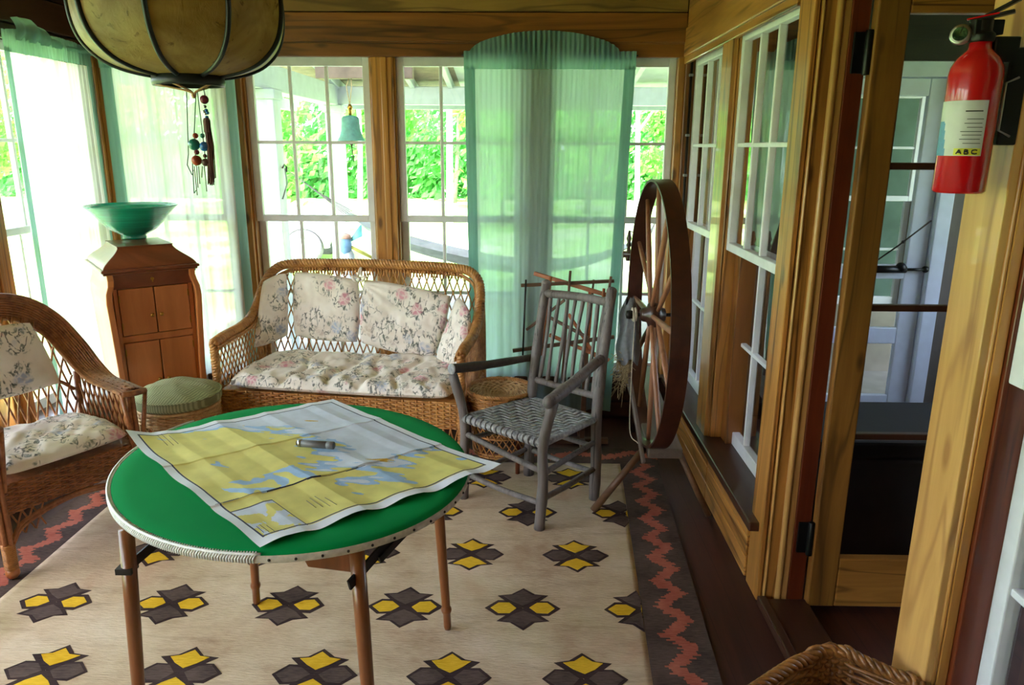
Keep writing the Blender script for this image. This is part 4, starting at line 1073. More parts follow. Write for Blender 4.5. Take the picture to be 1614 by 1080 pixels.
# arms
aR = [on(864, 637, y=2.955), on(905, 605, y=3.12), on(935, 578, y=3.27), on(950, 566, y=3.36)]
limb('armrest', aR, (.027, .022), twig_m); m = M(); m.sphere(aR[0], .028, 14, sq=(.9, .9, 1)); m.build('armrest_end', twig_m, t)
aL = [on(712, 584, y=3.25), on(770, 577, y=3.42), on(842, 565, y=3.66)]
limb('armrest', aL, (.024, .019), twig_dark)
m = M(); ax = (aL[0]-aL[1]).normalized(); m.lathe([(.025, -.002), (.0245, .003), (0, .005)], aL[0], 16, axis=ax); m.build('armrest_end', splint_m, t)
# back rails and slats
def bp_(f, a): return V(spline(pBL if a == 0 else pBR, 8)[0]) if False else None
def post_at(p0, z):
    s = spline(p0, 12)
    for a, b in zip(s, s[1:]):
        if a.z <= z <= b.z: return a.lerp(b, (z-a.z)/(b.z-a.z))
    return s[-1]
rt = [post_at(pBL, .935), None, post_at(pBR, .945)]; bow = V((-.02, -.024, 0)); rt[1] = (rt[0]+rt[2])/2+V((.020, .024, .0))
m = M(); pp = spline(rt, 8); m.tube(pp, .021, 10); m.build('top_rail', twig_m, t)
rb = [post_at(pBL, .515), None, post_at(pBR, .515)]; rb[1] = (rb[0]+rb[2])/2+V((.012, .015, -.01))
m = M(); pb = spline(rb, 8); m.tube(pb, .0165, 10); m.build('lower_rail', twig_m, t)
for i in range(8):
    k = (i+.75)/8.5; a = pp[int(k*(len(pp)-1))]; b = pb[int(k*(len(pb)-1))]
    a = lerp(pp[0], pp[-1], k)+(pp[8]-(pp[0]+pp[-1])/2)*(4*k*(1-k)); b = lerp(pb[0], pb[-1], k)+(pb[8]-(pb[0]+pb[-1])/2)*(4*k*(1-k))
    m1 = a.lerp(b, .5)+V((RND.uniform(-.008, .008), RND.uniform(-.008, .008), 0))
    m = M(); m.tube(spline([b, m1, a], 5), [.0095+.0015*math.sin(j+i) for j in range(11)], 8); m.build('slat', twig_m, t)
# seat
sFR, sFL, sBR, sBL = V((.088, 3.002, .405)), V((-.277, 3.295, .412)), V((.345, 3.302, .412)), V((.042, 3.574, .412))
for a, b, r in ((sFR, sFL, .016), (sFR, sBR, .016), (sFL, sBL, .016), (sBR, sBL, .016)):
    m = M(); m.tube([a, b], r, 8); m.build('seat_rail', splint_m, t)
m = M(); NU, NV = 15, 17
def seatp(u, v): 
    p = sFL.lerp(sFR, u).lerp(sBL.lerp(sBR, u), v); return p+V((0, 0, .010-.012*math.sin(PI*u)*math.sin(PI*v)))
def strip(fixed, along_u, i, n, other):
    w = .42/n; vs = []; fs = []
    K = other*3
    for k in range(K+1):
        q = k/K; j = min(other-1, int(q*other)); up = ((i+j) % 4) < 2
        if not along_u: up = not (((j+i) % 4) < 2)
        fr = q*other-j; hh = .0035 if up else -.0035
        nj = j+1 if fr > .5 else j-1; 
        upn = ((i+nj) % 4) < 2
        if not along_u: upn = not upn
        e = max(0, abs(fr-.5)-.2)/.3*.5; hh = lerp(hh, .0035 if upn else -.0035, e)
        for s in (-w, w):
            p = seatp(q, fixed+s) if along_u else seatp(fixed+s, q)
            vs.append(p+V((0, 0, hh)))
    for k in range(K): fs.append((2*k, 2*k+1, 2*k+3, 2*k+2))
    m.add(vs, fs, 0, True)
for i in range(NV): strip((i+.5)/NV, True, i, NV, NU)
for i in range(NU): strip((i+.5)/NU, False, i, NU, NV)
m.build('woven_seat', splint_m, t, solid=.002)
m = M(); m.add([seatp(.03, .03)+V((0, 0, -.026)), seatp(.97, .03)+V((0, 0, -.026)), seatp(.97, .97)+V((0, 0, -.026)), seatp(.03, .97)+V((0, 0, -.026))], [(0, 1, 2, 3)]); m.build('seat_gap_shade', iron, t, solid=.003)  # dark sheet added below the weave so its gaps look shaded
m = M()
for i in range(NU):
    k = (i+.5)/NU; c = sFL.lerp(sFR, k); d = (sFR-sFL).normalized()
    for s in (-1, 0, 1):
        m.tube([c+d*(s*.0065)+V((-.64*.019*math.cos(q), -.77*.019*math.cos(q), .019*math.sin(q))) for q in [lerp(-2.2, 2.0, j/8) for j in range(9)]], .0042, 5)
m.build('splint_wrapping', splint_m, t)
def on_post(p, z): return post_at(p, z)
for (pa, za, pb2, zb, r) in ((pFL, .335, pFR, .275, .014), (pFL, .135, pFR, .125, .0135), (pFR, .265, pBR, .30, .013), (pFR, .145, pBR, .165, .0135), (pFL, .30, pBL, .31, .0125), (pFL, .13, pBL, .15, .0125), (pBR, .27, pBL, .27, .0125), (pBR, .14, pBL, .14, .0125)):
    a, b = on_post(pa, za), on_post(pb2, zb); m = M(); m.tube(spline([a, a.lerp(b, .5)+V((0, 0, RND.uniform(-.012, .004))), b], 5), r, 8); m.build('rung', twig_m, t)

# ------------------------------------------------------------------ yarn swift behind the twig chair
YS = 4.0
t = thing('yarn_swift', 'wooden yarn winder of crossed sticks standing behind the twig chair', 'yarn winder', (.24, YS, 0))
def stick(name, a, b, w, h, mat, ya=0.0, yb=0.0, rnd=False):
    p, q = on(a[0], a[1], y=YS+ya), on(b[0], b[1], y=YS+yb); m = M()
    if rnd: m.tube([p, p.lerp(q, .5), q], w, 8)
    else: m.beam(p, q, w, h)
    return m.build(name, mat, t, bevel=0 if rnd else .003)
stick('arm', (821, 450), (968, 443), .018, .018, stick_m, -.04, -.04)
stick('arm', (842, 431), (956, 465), .016, .022, orange_wood, .10, -.12)
stick('arm', (808, 553), (968, 531), .020, .020, stick_m, -.04, .0)
stick('arm', (866, 528), (960, 568), .016, .020, orange_wood, .08, -.08)
stick('arm', (860, 497), (928, 533), .014, .018, stick_m, .06, -.06)
stick('arm', (830, 520), (890, 473), .014, .016, stick_m, .12, .0)
stick('arm', (896, 495), (942, 567), .012, .018, orange_wood, .02, -.02)
stick('peg', (829, 441), (824, 560), .005, .005, iron, -.05, -.05, True)
stick('peg', (868, 436), (852, 560), .009, .009, orange_wood, -.02, -.02, True)
stick('peg', (899, 427), (886, 600), .007, .007, stick_m, -.055, -.055, True)
stick('peg', (936, 441), (932, 475), .006, .006, stick_m, -.02, -.02, True)
stick('peg', (963, 436), (958, 470), .007, .007, stick_m, -.05, -.05, True)
stick('peg', (952, 455), (950, 475), .008, .008, orange_wood, -.12, -.12, True)
pt, pb3 = on(932, 455, y=YS+.02), on(924, 555, y=YS+.02)
m = M(); m.beam(pt, pb3, .03, .016, up=(0, 1, 0)); m.build('upright', orange_wood, t, bevel=.003)
m = M(); m.beam(V((pb3.x, YS+.02, pb3.z+.02)), V((pb3.x-.01, YS+.02, .03)), .028, .022, up=(0, 1, 0)); m.build('stand_post', stick_m, t, bevel=.003)
for d in (V((.15, .0, 0)), V((0, .15, 0))):
    m = M(); c = V((pb3.x-.01, YS+.02, .018)); m.beam(c-d, c+d, .035, .034); m.build('foot', stick_m, t, bevel=.004)

# ------------------------------------------------------------------ great spinning wheel
WC, WR = V((.577, 3.25, .925)), .590
t = thing('spinning_wheel', 'tall dark wooden spinning wheel leaning bench beside the right hand windows'.replace('leaning bench beside the right hand windows', 'standing on splayed legs beside the inner windows'), 'spinning wheel', (.6, 3.5, 0))
def rimp(a, r, x): return V((WC.x+x, WC.y+r*math.sin(a), WC.z+r*math.cos(a)))
m = M(); n = 96; vs = []; fs = []
prof = [(WR, -.037), (WR, .037), (WR-.011, .037), (WR-.011, -.037)]
for i in range(n):
    for r, x in prof: vs.append(rimp(2*PI*i/n, r, x))
for i in range(n):
    for j in range(4): fs.append((i*4+j, ((i+1) % n)*4+j, ((i+1) % n)*4+(j+1) % 4, i*4+(j+1) % 4))
m.add(vs, fs, 0, True); r_ = m.build('rim', wheelwood, t)
k = r_.modifiers.new('edge', 'EDGE_SPLIT'); k.split_angle = math.radians(40)
m = M(); m.lathe([(.0, -.062), (.022, -.060), (.030, -.05), (.034, -.03), (.052, -.024), (.056, 0), (.052, .024), (.034, .032), (.028, .05), (0, .052)], WC, 24, axis=(1, 0, 0)); m.build('hub', wheelwood, t)
for i in range(12):
    a = 2*PI*(i+.12)/12; rr_ = [.0095, .012, .013, .012, .0095]
    m = M(); m.tube([rimp(a, lerp(.045, WR-.008, k/4), .012*(-1)**i*(1-k/4)) for k in range(5)], rr_, 8); m.build('spoke', spoke_m, t)
m = M(); m.tube([WC+V((-.10, 0, 0)), WC+V((.115, 0, 0))], .008, 10); m.lathe([(.0, 0), (.018, .004), (.021, .018), (.018, .032), (0, .036)], WC+V((-.125, 0, 0)), 14, axis=(1, 0, 0)); m.build('axle', iron, t)
m = M()
for q in range(9): m.tube([WC+V((-.078-.004*q*.5, .028*math.sin(i*.524), .028*math.cos(i*.524)+.003*math.sin(q))) for i in range(12)], .0028, 5, closed=True)
m.build('wound_cord', cream_m, t)
post = [V((.685, 3.30, .33)), V((.685, 3.27, .70)), V((.685, 3.25, .965))]
m = M(); m.tube(post, [.024, .026, .02], 12); m.sphere(post[-1], .026, 12); m.build('wheel_post', wheelwood, t)
m = M(); b0, b1_ = V((.640, 3.12, .315)), V((.655, 4.15, .40)); m.beam(b0, b1_, .155, .05); m.build('bench', bench_m, t, bevel=.006)
for a, b, r in ((V((.575, 3.20, .33)), V((.332, 3.176, .004)), .017), (V((.70, 3.20, .33)), V((.858, 3.135, .006)), .015), (V((.655, 4.05, .40)), V((.66, 4.20, .004)), .018)):
    m = M(); m.tube([a, b], [r*.92, r*1.05], 10); m.build('leg', stick_m, t)
h = V((.60, 4.0, 1.09)); 
m = M(); m.tube([V((.645, 4.03, .40)), V((.62, 4.02, .8)), h], [.020, .018, .016], 10); m.build('spindle_post', wheelwood, t)
m = M(); m.tube([h+V((-.07, 0, 0)), h+V((.065, 0, 0))], .018, 10); m.build('spindle_head', wheelwood, t)
for dx in (-.042, .045):
    m = M(); m.lathe([(.012, -.045), (.016, -.03), (.012, 0), (.009, .03), (.014, .04), (.009, .055), (.015, .075), (.010, .09), (.006, .115), (0, .12)], h+V((dx, 0, .01)), 14); m.build('turned_maiden', wheelwood, t)
m = M(); m.tube([h+V((-.042, 0, .125)), h+V((-.01, -.04, .115))], .003, 6); m.build('spindle_hook', iron, t)
# slanting bar at the near end with cloth and raw fibre hung on it
m = M(); m.beam(V((.545, 3.12, .27)), V((.50, 3.42, .62)), .014, .030); m.build('distaff_bar', bench_m, t, bevel=.003)
q = V((.497, 3.44, .70)); q0_ = q
m = M(); m.tube([V((.50, 3.42, .61)), q+V((0, .02, .20))], .011, 8); m.build('distaff', bench_m, t)
m = M()
def sack(u, v):
    a = 2*PI*u; z = lerp(.25, -.03, v); w = .018+.034*math.sin(PI*min(1, v*.75))
    return q+V((w*math.cos(a)*(1+.2*math.sin(v*9+a*2)), .09*math.sin(a)*(.3+v*.9)*(1+.12*math.sin(a*5)), z+.02*math.sin(a*3)))
m.grid(sack, 36, 20); o = m.build('hanging_cloth', grey_cloth, t); o['label'] = 'grey cloth hung on the wheel'
m = M()
for i in range(150):
    a = q+V((RND.gauss(-.012, .016), RND.gauss(0, .04), RND.uniform(-.17, .0))); d = V((RND.gauss(-.01, .018), RND.gauss(0, .025), RND.gauss(-.012, .03)))
    m.tube([a, a+d*.6+V((0, 0, .008)), a+d*1.3], .0014, 4)
m.sphere(q+V((.0, 0, -.08)), .032, 12, sq=(.8, 1.5, 2.4))
o = m.build('raw_fibre', flax_m, t); o['label'] = 'tuft of pale raw fibre'
m = M(); m.tube(spline([WC+V((-.085, -.02, -.02)), V((.49, 3.235, .7)), V((.488, 3.2, .40)), V((.52, 3.15, .352))], 8), .0022, 5); m.build('drive_cord', cream_m, t)

# ------------------------------------------------------------------ fire extinguisher
EX = V((.797, 1.412, 1.573)); R_ = .0435
t = thing('fire_extinguisher', 'red fire extinguisher hanging on the pale doorway casing', 'fire extinguisher', EX)
m = M(); m.lathe([(.0, 0), (R_-.004, 0), (R_, .004), (R_, .205), (R_-.002, .218), (R_-.009, .232), (R_-.019, .242), (.019, .247), (.018, .262), (.0, .262)], EX, 40); m.build('cylinder', red_m, t)
lab_w = plain('label_silver_white', C(206, 206, 210), .4, .04, 30, .02); lab_b = plain('label_blue', C(96, 150, 200), .4, .1, 30, .02); lab_y = plain('label_yellow', C(226, 220, 60), .4, .05, 30, .02); ink = plain('label_ink', C(40, 40, 46), .5, .05, 30, .02)
view = math.atan2(-EX.y, -EX.x)
def ring_pt(a, z, k=.0006): return V((EX.x+(R_+k)*math.cos(view+a), EX.y+(R_+k)*math.sin(view+a), EX.z+z))
m = M(); aL_, aR_ = math.radians(-88), math.radians(36)
m.grid(lambda u, v: ring_pt(lerp(aL_, aR_, u), lerp(.066, .160, v)), 40, 30, matfn=lambda u, v: (1 if u < .36-.16*v and v < .62 else 0))
m.grid(lambda u, v: ring_pt(lerp(math.radians(-22), math.radians(33), u), lerp(.067, .079, v), .0012), 16, 3, mat=2)
for i, (z, a0, a1) in enumerate([(.141, -5, 26), (.128, 0, 30), (.121, -4, 28), (.114, 2, 30), (.107, -10, 30), (.101, -6, 30), (.094, -10, 28), (.087, -2, 30)]):
    m.grid(lambda u, v: ring_pt(math.radians(lerp(a0-4, a1, u)), z+(.0022 if i else .004)*v*.5, .001), 10, 1, mat=3)
# the letters A B C on the yellow strip, wrapped on the cylinder
def stroke(p, q_, w=.0011):
    a0, z0 = p; a1, z1 = q_
    k = max(2, int(6)); pts = [ring_pt(math.radians(lerp(a0, a1, i/k)), lerp(z0, z1, i/k), .0022) for i in range(k+1)]
    m.tube(pts, w, 4, 3)
zb, zt = .0694, .0766; zm_ = (zb+zt)/2
for p, q_ in (((-16, zb), (-11, zt)), ((-11, zt), (-6, zb)), ((-14, zm_-.001), (-8, zm_-.001))): stroke(p, q_)
for p, q_ in (((0, zb), (0, zt)), ((0, zt), (6, zt-.0005)), ((6, zt-.0005), (6.5, zm_+.001)), ((6.5, zm_+.001), (0, zm_)), ((5, zm_), (8, zm_-.0016)), ((8, zm_-.0016), (7, zb)), ((7, zb), (0, zb))): stroke(p, q_)
for p, q_ in (((25, zt-.001), (21, zt)), ((21, zt), (15, zt-.001)), ((15, zt-.001), (14, zm_)), ((14, zm_), (15, zb+.001)), ((15, zb+.001), (21, zb)), ((21, zb), (25, zb+.001))): stroke(p, q_)
o = m.build('printed_label', [lab_w, lab_b, lab_y, ink], t); o['label'] = 'silver label with a yellow ABC strip'
m = M(); m.lathe([(.019, .258), (.021, .262), (.021, .272), (.016, .276), (.016, .296), (0, .298)], EX, 20); m.box(EX.x-.02, EX.x+.03, EX.y-.012, EX.y+.012, EX.z+.27, EX.z+.295); m.build('valve_head', black_metal, t, bevel=.002)
hd = V((.83, -.55, 0)).normalized()
m = M(); m.beam(EX+V((0, 0, .294))-hd*.022, EX+V((0, 0, .306))+hd*.044, .02, .006); m.beam(EX+V((0, 0, .300)), EX+V((0, 0, .326))+hd*.05, .02, .006); m.build('grip_lever', black_metal, t, bevel=.002)
m = M(); m.beam(EX+V((0, 0, .297))-hd*.026, EX+V((0, 0, .304))+hd*.022, .023, .003); m.build('safety_tab', red_m, t, bevel=.0015)
gd = V((-.62, -.76, .15)).normalized(); g0 = EX+V((-.030, .012, .272))
m = M(); m.lathe([(.008, -.012), (.0155, -.006), (.0175, 0), (.0175, .006), (.0155, .008), (.0, .008)], g0, 24, axis=gd); g_ = m.build('pressure_gauge', chrome, t)
m = M(); m.lathe([(.015, .0086), (0, .0088)], g0, 24, axis=gd); m.lathe([(.012, .0094), (.0085, .0094)], g0, 24, axis=gd, mat=1); m.beam(g0+gd*.0105, g0+gd*.0105+V((.004, 0, .012)), .0016, .001, mat=2); m.build('gauge_dial', [plain('dial_white', C(220, 220, 220), .4, .03), plain('dial_green', C(90, 130, 90), .4, .03), ink], g_)
m = M(); m.box(.846, .8803, EX.y-.012, EX.y+.034, EX.z+.085, EX.z+.25); m.box(.815, .86, EX.y-.012, EX.y+.03, EX.z+.225, EX.z+.268); m.build('wall_bracket', black_metal, t, bevel=.003)
m = M(); m.lathe([(R_+.001, .150), (R_+.0015, .158)], EX, 40) if False else None
m.tube([V((.866, EX.y-.012, EX.z+.10)), V((.84, EX.y-.02, EX.z+.11)), V((.84, EX.y-.02, EX.z+.19)), V((.866, EX.y-.012, EX.z+.2))], .0022, 6); m.build('bracket_wire', chrome, t)

# ------------------------------------------------------------------ paper lantern
LC = V((-.820, 1.90, 0))
t = thing('paper_lantern', 'large ribbed parchment lantern hanging above the card table', 'lamp', (LC.x, LC.y, 2.0))
LPf = [(.078, 1.812), (.112, 1.818), (.145, 1.827), (.178, 1.842), (.203, 1.862), (.222, 1.886), (.234, 1.915), (.240, 1.95), (.2405, 1.99), (.234, 2.04), (.218, 2.09), (.19, 2.14), (.15, 2.18), (.10, 2.205), (.075, 2.21)]
prof = [(p.x, p.y) for p in spline([(r, z, 0) for r, z in LPf], 3)]
NR = 9; A0 = math.radians(-66.6-17)
parch = []
for i, (c1, c2, tr) in enumerate([(C(196, 176, 118), C(226, 210, 158), .4)]):
    pn = NT('parchment_panel'); co = pn.coord(); n1 = pn.noise(co, 7, 4, .6, .6); n2 = pn.noise(pn.coord((1, 1, .6)), 26, 4, .7, 1.5)
    col = pn.ramp(n1, [(.3, C(146, 116, 58)), (.7, C(206, 182, 116))]); col = pn.mix(pn.ramp(n2, [(.60, (0, 0, 0, 1)), (.70, (1, 1, 1, 1))]), col, C(120, 96, 52))
    df = pn.n('ShaderNodeBsdfPrincipled', inp={'Roughness': .4}); tl = pn.n('ShaderNodeBsdfTranslucent'); pn.l(col, df.inputs['Base Color']); pn.l(col, tl.inputs['Color'])
    bp2 = pn.n('ShaderNodeBump', inp={'Strength': .35, 'Distance': .008}); pn.l(n2, bp2.inputs['Height']); pn.l(bp2.outputs[0], df.inputs['Normal'])
    mx = pn.n('ShaderNodeMixShader', inp={0: .5}); pn.l(df.outputs[0], mx.inputs[1]); pn.l(tl.outputs[0], mx.inputs[2]); pn.l(mx.outputs[0], pn.out.inputs['Surface']); parch.append(pn.m)
for i in range(NR):
    a0 = A0+2*PI*i/NR; a1 = A0+2*PI*(i+1)/NR
    m = M()
    def pan(u, v):
        k = v*(len(prof)-1); j = min(len(prof)-2, int(k)); r, z = lerp(prof[j][0], prof[j+1][0], k-j), lerp(prof[j][1], prof[j+1][1], k-j)
        a = lerp(a0, a1, u); h_ = (a1-a0)/2; flat = math.cos(h_)/math.cos(a-(a0+a1)/2); r *= lerp(1, flat, .55)
        return V((LC.x+r*math.cos(a), LC.y+r*math.sin(a), z))
    m.grid(pan, 10, 36); m.build('panel', parch[0], t)
    m = M(); m.tube([V((LC.x+(r+.002)*math.cos(a0), LC.y+(r+.002)*math.sin(a0), z)) for r, z in prof], .0062, 7); m.build('rib', plain('rib_lacquer', C(24, 34, 36), .4, .1, 40, .05) if i == 0 else bpy.data.materials['rib_lacquer'], t)
ribm = bpy.data.materials['rib_lacquer']
m = M(); m.lathe([(.072, 1.790), (.082, 1.790), (.084, 1.797), (.082, 1.816), (.072, 1.816), (.072, 1.790)], LC, 48, capb=False, capt=False); m.build('lower_ring', ribm, t)
m = M(); m.lathe([(.066, 2.20), (.082, 2.20), (.082, 2.22), (.066, 2.22), (.066, 2.20)], LC, 40, capb=False, capt=False); m.build('upper_ring', ribm, t)
m = M(); m.tube([V((LC.x, LC.y, 2.20)), V((LC.x, LC.y, ZC))], .004, 8); m.lathe([(.05, ZC-.02), (.05, ZC)], LC, 24); m.tube([V((LC.x-.07, LC.y, 2.21)), V((LC.x+.07, LC.y, 2.21))], .004, 6); m.build('suspension_cord', ribm, t)
kn = V((LC.x+.022, LC.y-.03, 1.766))
m = M()
for a in (math.radians(-150), math.radians(-95), math.radians(-30), math.radians(75)): 
    for d in (0, .05): m.tube(spline([V((LC.x+.076*math.cos(a+d), LC.y+.076*math.sin(a+d), 1.792)), kn+V((.012*math.cos(a), .012*math.sin(a), .010)), kn], 5), .0022, 6)
m.sphere(kn, .006); m.build('cord_sling', cream_m if False else wicker_pale, t)
bl = plain
YL = LC.y-.02
def at(px, py): return on(px, py, y=YL)
def bead(px, py, r, mat, nm='bead', lab=None):
    m = M(); p = at(px, py); m.sphere(p, r, 14); o = m.build(nm, mat, t)
    if lab: o['label'] = lab
    return o
teal = bl('teal_bead', C(0, 120, 104), .3, .06, 80, .05, coat=.5); blu = bl('blue_bead', C(50, 120, 200), .25, .15, 120, .1, coat=.5); rose = bl('plum_bead', C(120, 44, 62), .4, .15, 90, .2); coral = bl('coral_bead', C(172, 70, 44), .4, .15, 90, .25); brn = bl('brown_bead', C(96, 64, 58), .45, .15, 90, .2)
tas = stripe_mat('tassel_threads', C(84, 62, 62), C(138, 104, 98), 90)
m = M()
for pts in ([(309, 143), (306, 212)], [(311, 143), (319, 208)], [(294, 143), (297, 243)], [(321, 140), (323, 150)], [(306, 212), (309, 262)], [(319, 208), (325, 262)], [(303, 250), (306, 305), (309, 300)], [(297, 243), (295, 260), (303, 276), (305, 268)]):
    m.tube([at(*p) for p in pts], .0012, 5)
m.build('hanging_cord', ribm, t)
bead(322, 157, .0105, rose, lab='round plum bead')
for i, (x, y) in enumerate([(323, 168), (325, 174), (324, 179), (326, 185), (322, 176), (327, 178)]): bead(x, y, .0042, blu if i % 2 else chrome)
bead(308, 214, .0068, coral); bead(306, 228, .0140, teal, lab='large teal bead'); bead(319, 214, .0058, teal); bead(322, 231, .0115, blu, lab='bright blue bead')
bead(310, 253, .0125, coral, 'bead', 'carved coral red bead'); bead(310, 240, .0065, rose); bead(324, 256, .0095, brn); bead(323, 246, .005, brn)
m = M()
for i in range(46):
    a = RND.uniform(0, 6.28); r = .012*math.sqrt(RND.random())
    p0 = at(326, 194)+V((r*.6*math.cos(a), r*.6*math.sin(a), 0)); p1 = at(333+RND.uniform(-3, 4), 286+RND.uniform(-6, 7))+V((r*.5*math.cos(a), r*.5*math.sin(a), 0))
    m.tube([p0, p0.lerp(p1, .4)+V((.004, 0, 0)), p1], .0014, 4)
m.lathe([(.006, .012), (.0085, .006), (.0085, -.02), (.0075, -.022)], at(326, 194), 12); o = m.build('tassel', tas, t); o['label'] = 'long brown silk tassel'
m = M()
for x0, x1, y1 in ((306, 311, 308), (310, 312, 296), (313, 315, 290), (322, 326, 302), (319, 318, 280)): m.tube([at(x0, 262), at((x0+x1)/2, (262+y1)/2), at(x1, y1)], .0012, 4)
m.build('fringe', tas, t)
# ------------------------------------------------------------------ the veranda outside the back windows
deck_m = plain('veranda_deck', C(120, 112, 104), .7, .08, 6, .1)
m = M(); m.box(-2.9, 1.04, 4.62, 8.75, -.14, -.03); m.box(1.04, 5.0, 5.71, 8.75, -.14, -.03); st(m, 'floor_veranda', deck_m)
gm = NT('meadow_ground'); co = gm.coord(); f = gm.noise(co, .5, 5, .6); f2 = gm.noise(co, 14, 3)
col = gm.ramp(f, [(.35, C(112, 160, 70)), (.5, C(160, 190, 110)), (.62, C(216, 210, 184))]); col = gm.mix(gm.math('MULTIPLY', f2, .4), col, C(128, 176, 80)); gm.principled(col, .95, f2, .4, .03, spec=.1)
m = M(); m.grid(lambda u, v: V((lerp(-45, 40, u), lerp(-40, 60, v), -.13+.05*noise.noise(V((u*20, v*22, 0)))+.8*max(0, v-.62)**1.5)), 60, 60); st(m, 'ground', gm.m)
ver_p = plain('veranda_shaded_white', C(182, 190, 196), .5, .05, 10, .05)  # white paint greyed, the shade under the roof is in the colour
roof_w = plain('white_soffit', C(190, 198, 192), .6, .05, 10, .05); roof_b = plain('weathered_soffit', C(130, 112, 98), .7, .15, 10, .1)
zr = lambda y: lerp(2.90, 2.30, (y-4.6)/(8.6-4.6))
m = M()
for i in range(28):
    y0 = 4.6+i*.145; m.add([(-2.75, y0, zr(y0)), (-.72, y0, zr(y0)), (-.72, y0+.142, zr(y0+.142)), (-2.75, y0+.142, zr(y0+.142)), (-2.75, y0, zr(y0)+.02), (-.72, y0, zr(y0)+.02), (-.72, y0+.142, zr(y0+.142)+.02), (-2.75, y0+.142, zr(y0+.142)+.02)], [(0, 3, 2, 1), (4, 5, 6, 7), (0, 1, 5, 4), (2, 3, 7, 6)])
st(m, 'roof_veranda', roof_b)
m = M(); m.add([(-.72, 4.6, zr(4.6)), (5.0, 4.6, zr(4.6)), (5.0, 8.75, zr(8.75)), (-.72, 8.75, zr(8.75)), (-.72, 4.6, zr(4.6)+.03), (5.0, 4.6, zr(4.6)+.03), (5.0, 8.75, zr(8.75)+.03), (-.72, 8.75, zr(8.75)+.03)], [(0, 3, 2, 1), (4, 5, 6, 7), (0, 1, 5, 4), (2, 3, 7, 6), (1, 2, 6, 5)]); st(m, 'roof_veranda_soffit', roof_w)
for x in (-2.0, -1.6, -1.2, -.8, -.42, .1, .62, 1.1):
    m = M(); m.beam((x, 4.62, zr(4.62)-.05), (x, 8.7, zr(8.7)-.05), .05, .09); st(m, 'trim_%d' % tn, ver_p, .004); tn += 1
m = M(); m.box(-2.12, 5.0, 8.30, 8.44, 2.085, 2.27); m.box(-2.3, 5.0, 8.62, 8.68, 2.05, 2.16); st(m, 'trim_%d' % tn, ver_p, .006); tn += 1
m = M(); m.box(-2.16, -2.0, 4.62, 8.30, 2.075, 2.275); m.box(-2.62, -2.56, 4.62, 8.7, 2.03, 2.14); st(m, 'trim_%d' % tn, ver_p, .006); tn += 1
for x in (-2.35,):
    for y in (5.2, 6.4, 7.6): m = M(); m.beam((-2.1, y, 2.25), (-2.6, y, 2.14), .05, .08); st(m, 'trim_%d' % tn, ver_p, .004); tn += 1
m = M(); m.box(-1.60, -.86, 5.96, 6.04, 2.15, 2.24); m.beam((-1.55, 6, 2.2), (-1.30, 6, 2.66), .05, .05); m.beam((-.92, 6, 2.2), (-1.16, 6, 2.66), .05, .05); st(m, 'trim_%d' % tn, roof_b, .004); tn += 1
for lab, (x, y) in (('white square veranda column nearest the window, with a hammock hook', (-2.02, 6.05)), ('white square veranda column at the far corner under the beam', (-2.06, 8.37))):
    c = thing('veranda_column', lab, 'column', (x, y, -.03))
    m = M(); m.box(x-.085, x+.085, y-.085, y+.085, -.03, 2.08); m.build('shaft', ver_p, c, bevel=.006)
    m = M(); m.box(x-.10, x+.10, y-.10, y+.10, 2.0, 2.075); m.box(x-.10, x+.10, y-.10, y+.10, -.03, .10); m.build('collar', ver_p, c, bevel=.006)
# bell
B = V((-1.345, 5.95, 1.692))
t = thing('ship_bell', 'green patinated bell hanging from the veranda crossbeam outside the window', 'bell', B)
m = M(); m.lathe([(.104, 0), (.102, .008), (.088, .030), (.074, .075), (.068, .13), (.066, .165), (.055, .180), (.022, .188), (.0, .19)], B, 32, capb=False); m.build('bell_body', plain('verdigris', C(70, 130, 116), .55, .14, 30, .15), t)
m = M(); m.tube([B+V((0, 0, .18)), B+V((0, 0, .27))], .012, 8); m.sphere(B+V((0, 0, .245)), .02); m.build('crown', brass, t)
m = M(); m.tube([B+V((0, 0, .12)), B+V((0, 0, -.05))], .006, 6); m.sphere(B+V((0, 0, -.02)), .016); m.tube([B+V((0, 0, -.05)), B+V((.01, 0, -.16))], .004, 5); m.build('clapper', iron, t)
m = M(); m.tube([B+V((0, 0, .265)), B+V((-.02, 0, .40)), B+V((-.008, .05, .462))], .004, 5); m.tube([B+V((0, 0, .265)), B+V((.02, 0, .40)), B+V((.008, .05, .462))], .004, 5); m.build('hanging_rope', flax_m, t)
# hammock slung from the column
t = thing('hammock', 'grey-blue hammock slung from the near veranda column', 'hammock', (-1.0, 6.05, .9))
hk = V((-1.93, 6.05, 1.48))
m = M(); m.tube([hk, hk+V((.02, 0, .03)), hk+V((.035, 0, .01)), hk+V((.03, 0, -.03))], .008, 6); m.build('hook', iron, t)
m = M(); e = V((-1.42, 6.05, 1.13))
for d in (-.14, -.07, 0, .07, .14): m.tube([hk+V((.03, 0, -.01)), hk.lerp(e, .55)+V((0, d*.15, 0)), e+V((0, d, .02*abs(d)))], .0035, 5)
m.tube([hk+V((.02, 0, 0)), hk+V((.04, -.03, -.12)), hk+V((.0, -.05, -.24))], .006, 5); m.build('rope', plain('grey_rope', C(132, 132, 134), .9, .1, 60, .1), t)
hp = spline([(-1.42, 6.05, 1.13), (-1.19, 6.05, .95), (-.75, 6.05, .78), (-.1, 6.05, .66), (.5, 6.05, .72), (1.0, 6.05, .95)], 8)
def hs(u, v):
    k = u*(len(hp)-1); j = min(len(hp)-2, int(k)); p = hp[j].lerp(hp[j+1], k-j)
    return V((p.x, p.y+(v-.5)*.42*(.35+.65*math.sin(PI*u)), p.z+.10*(2*v-1)**2*math.sin(PI*u)))
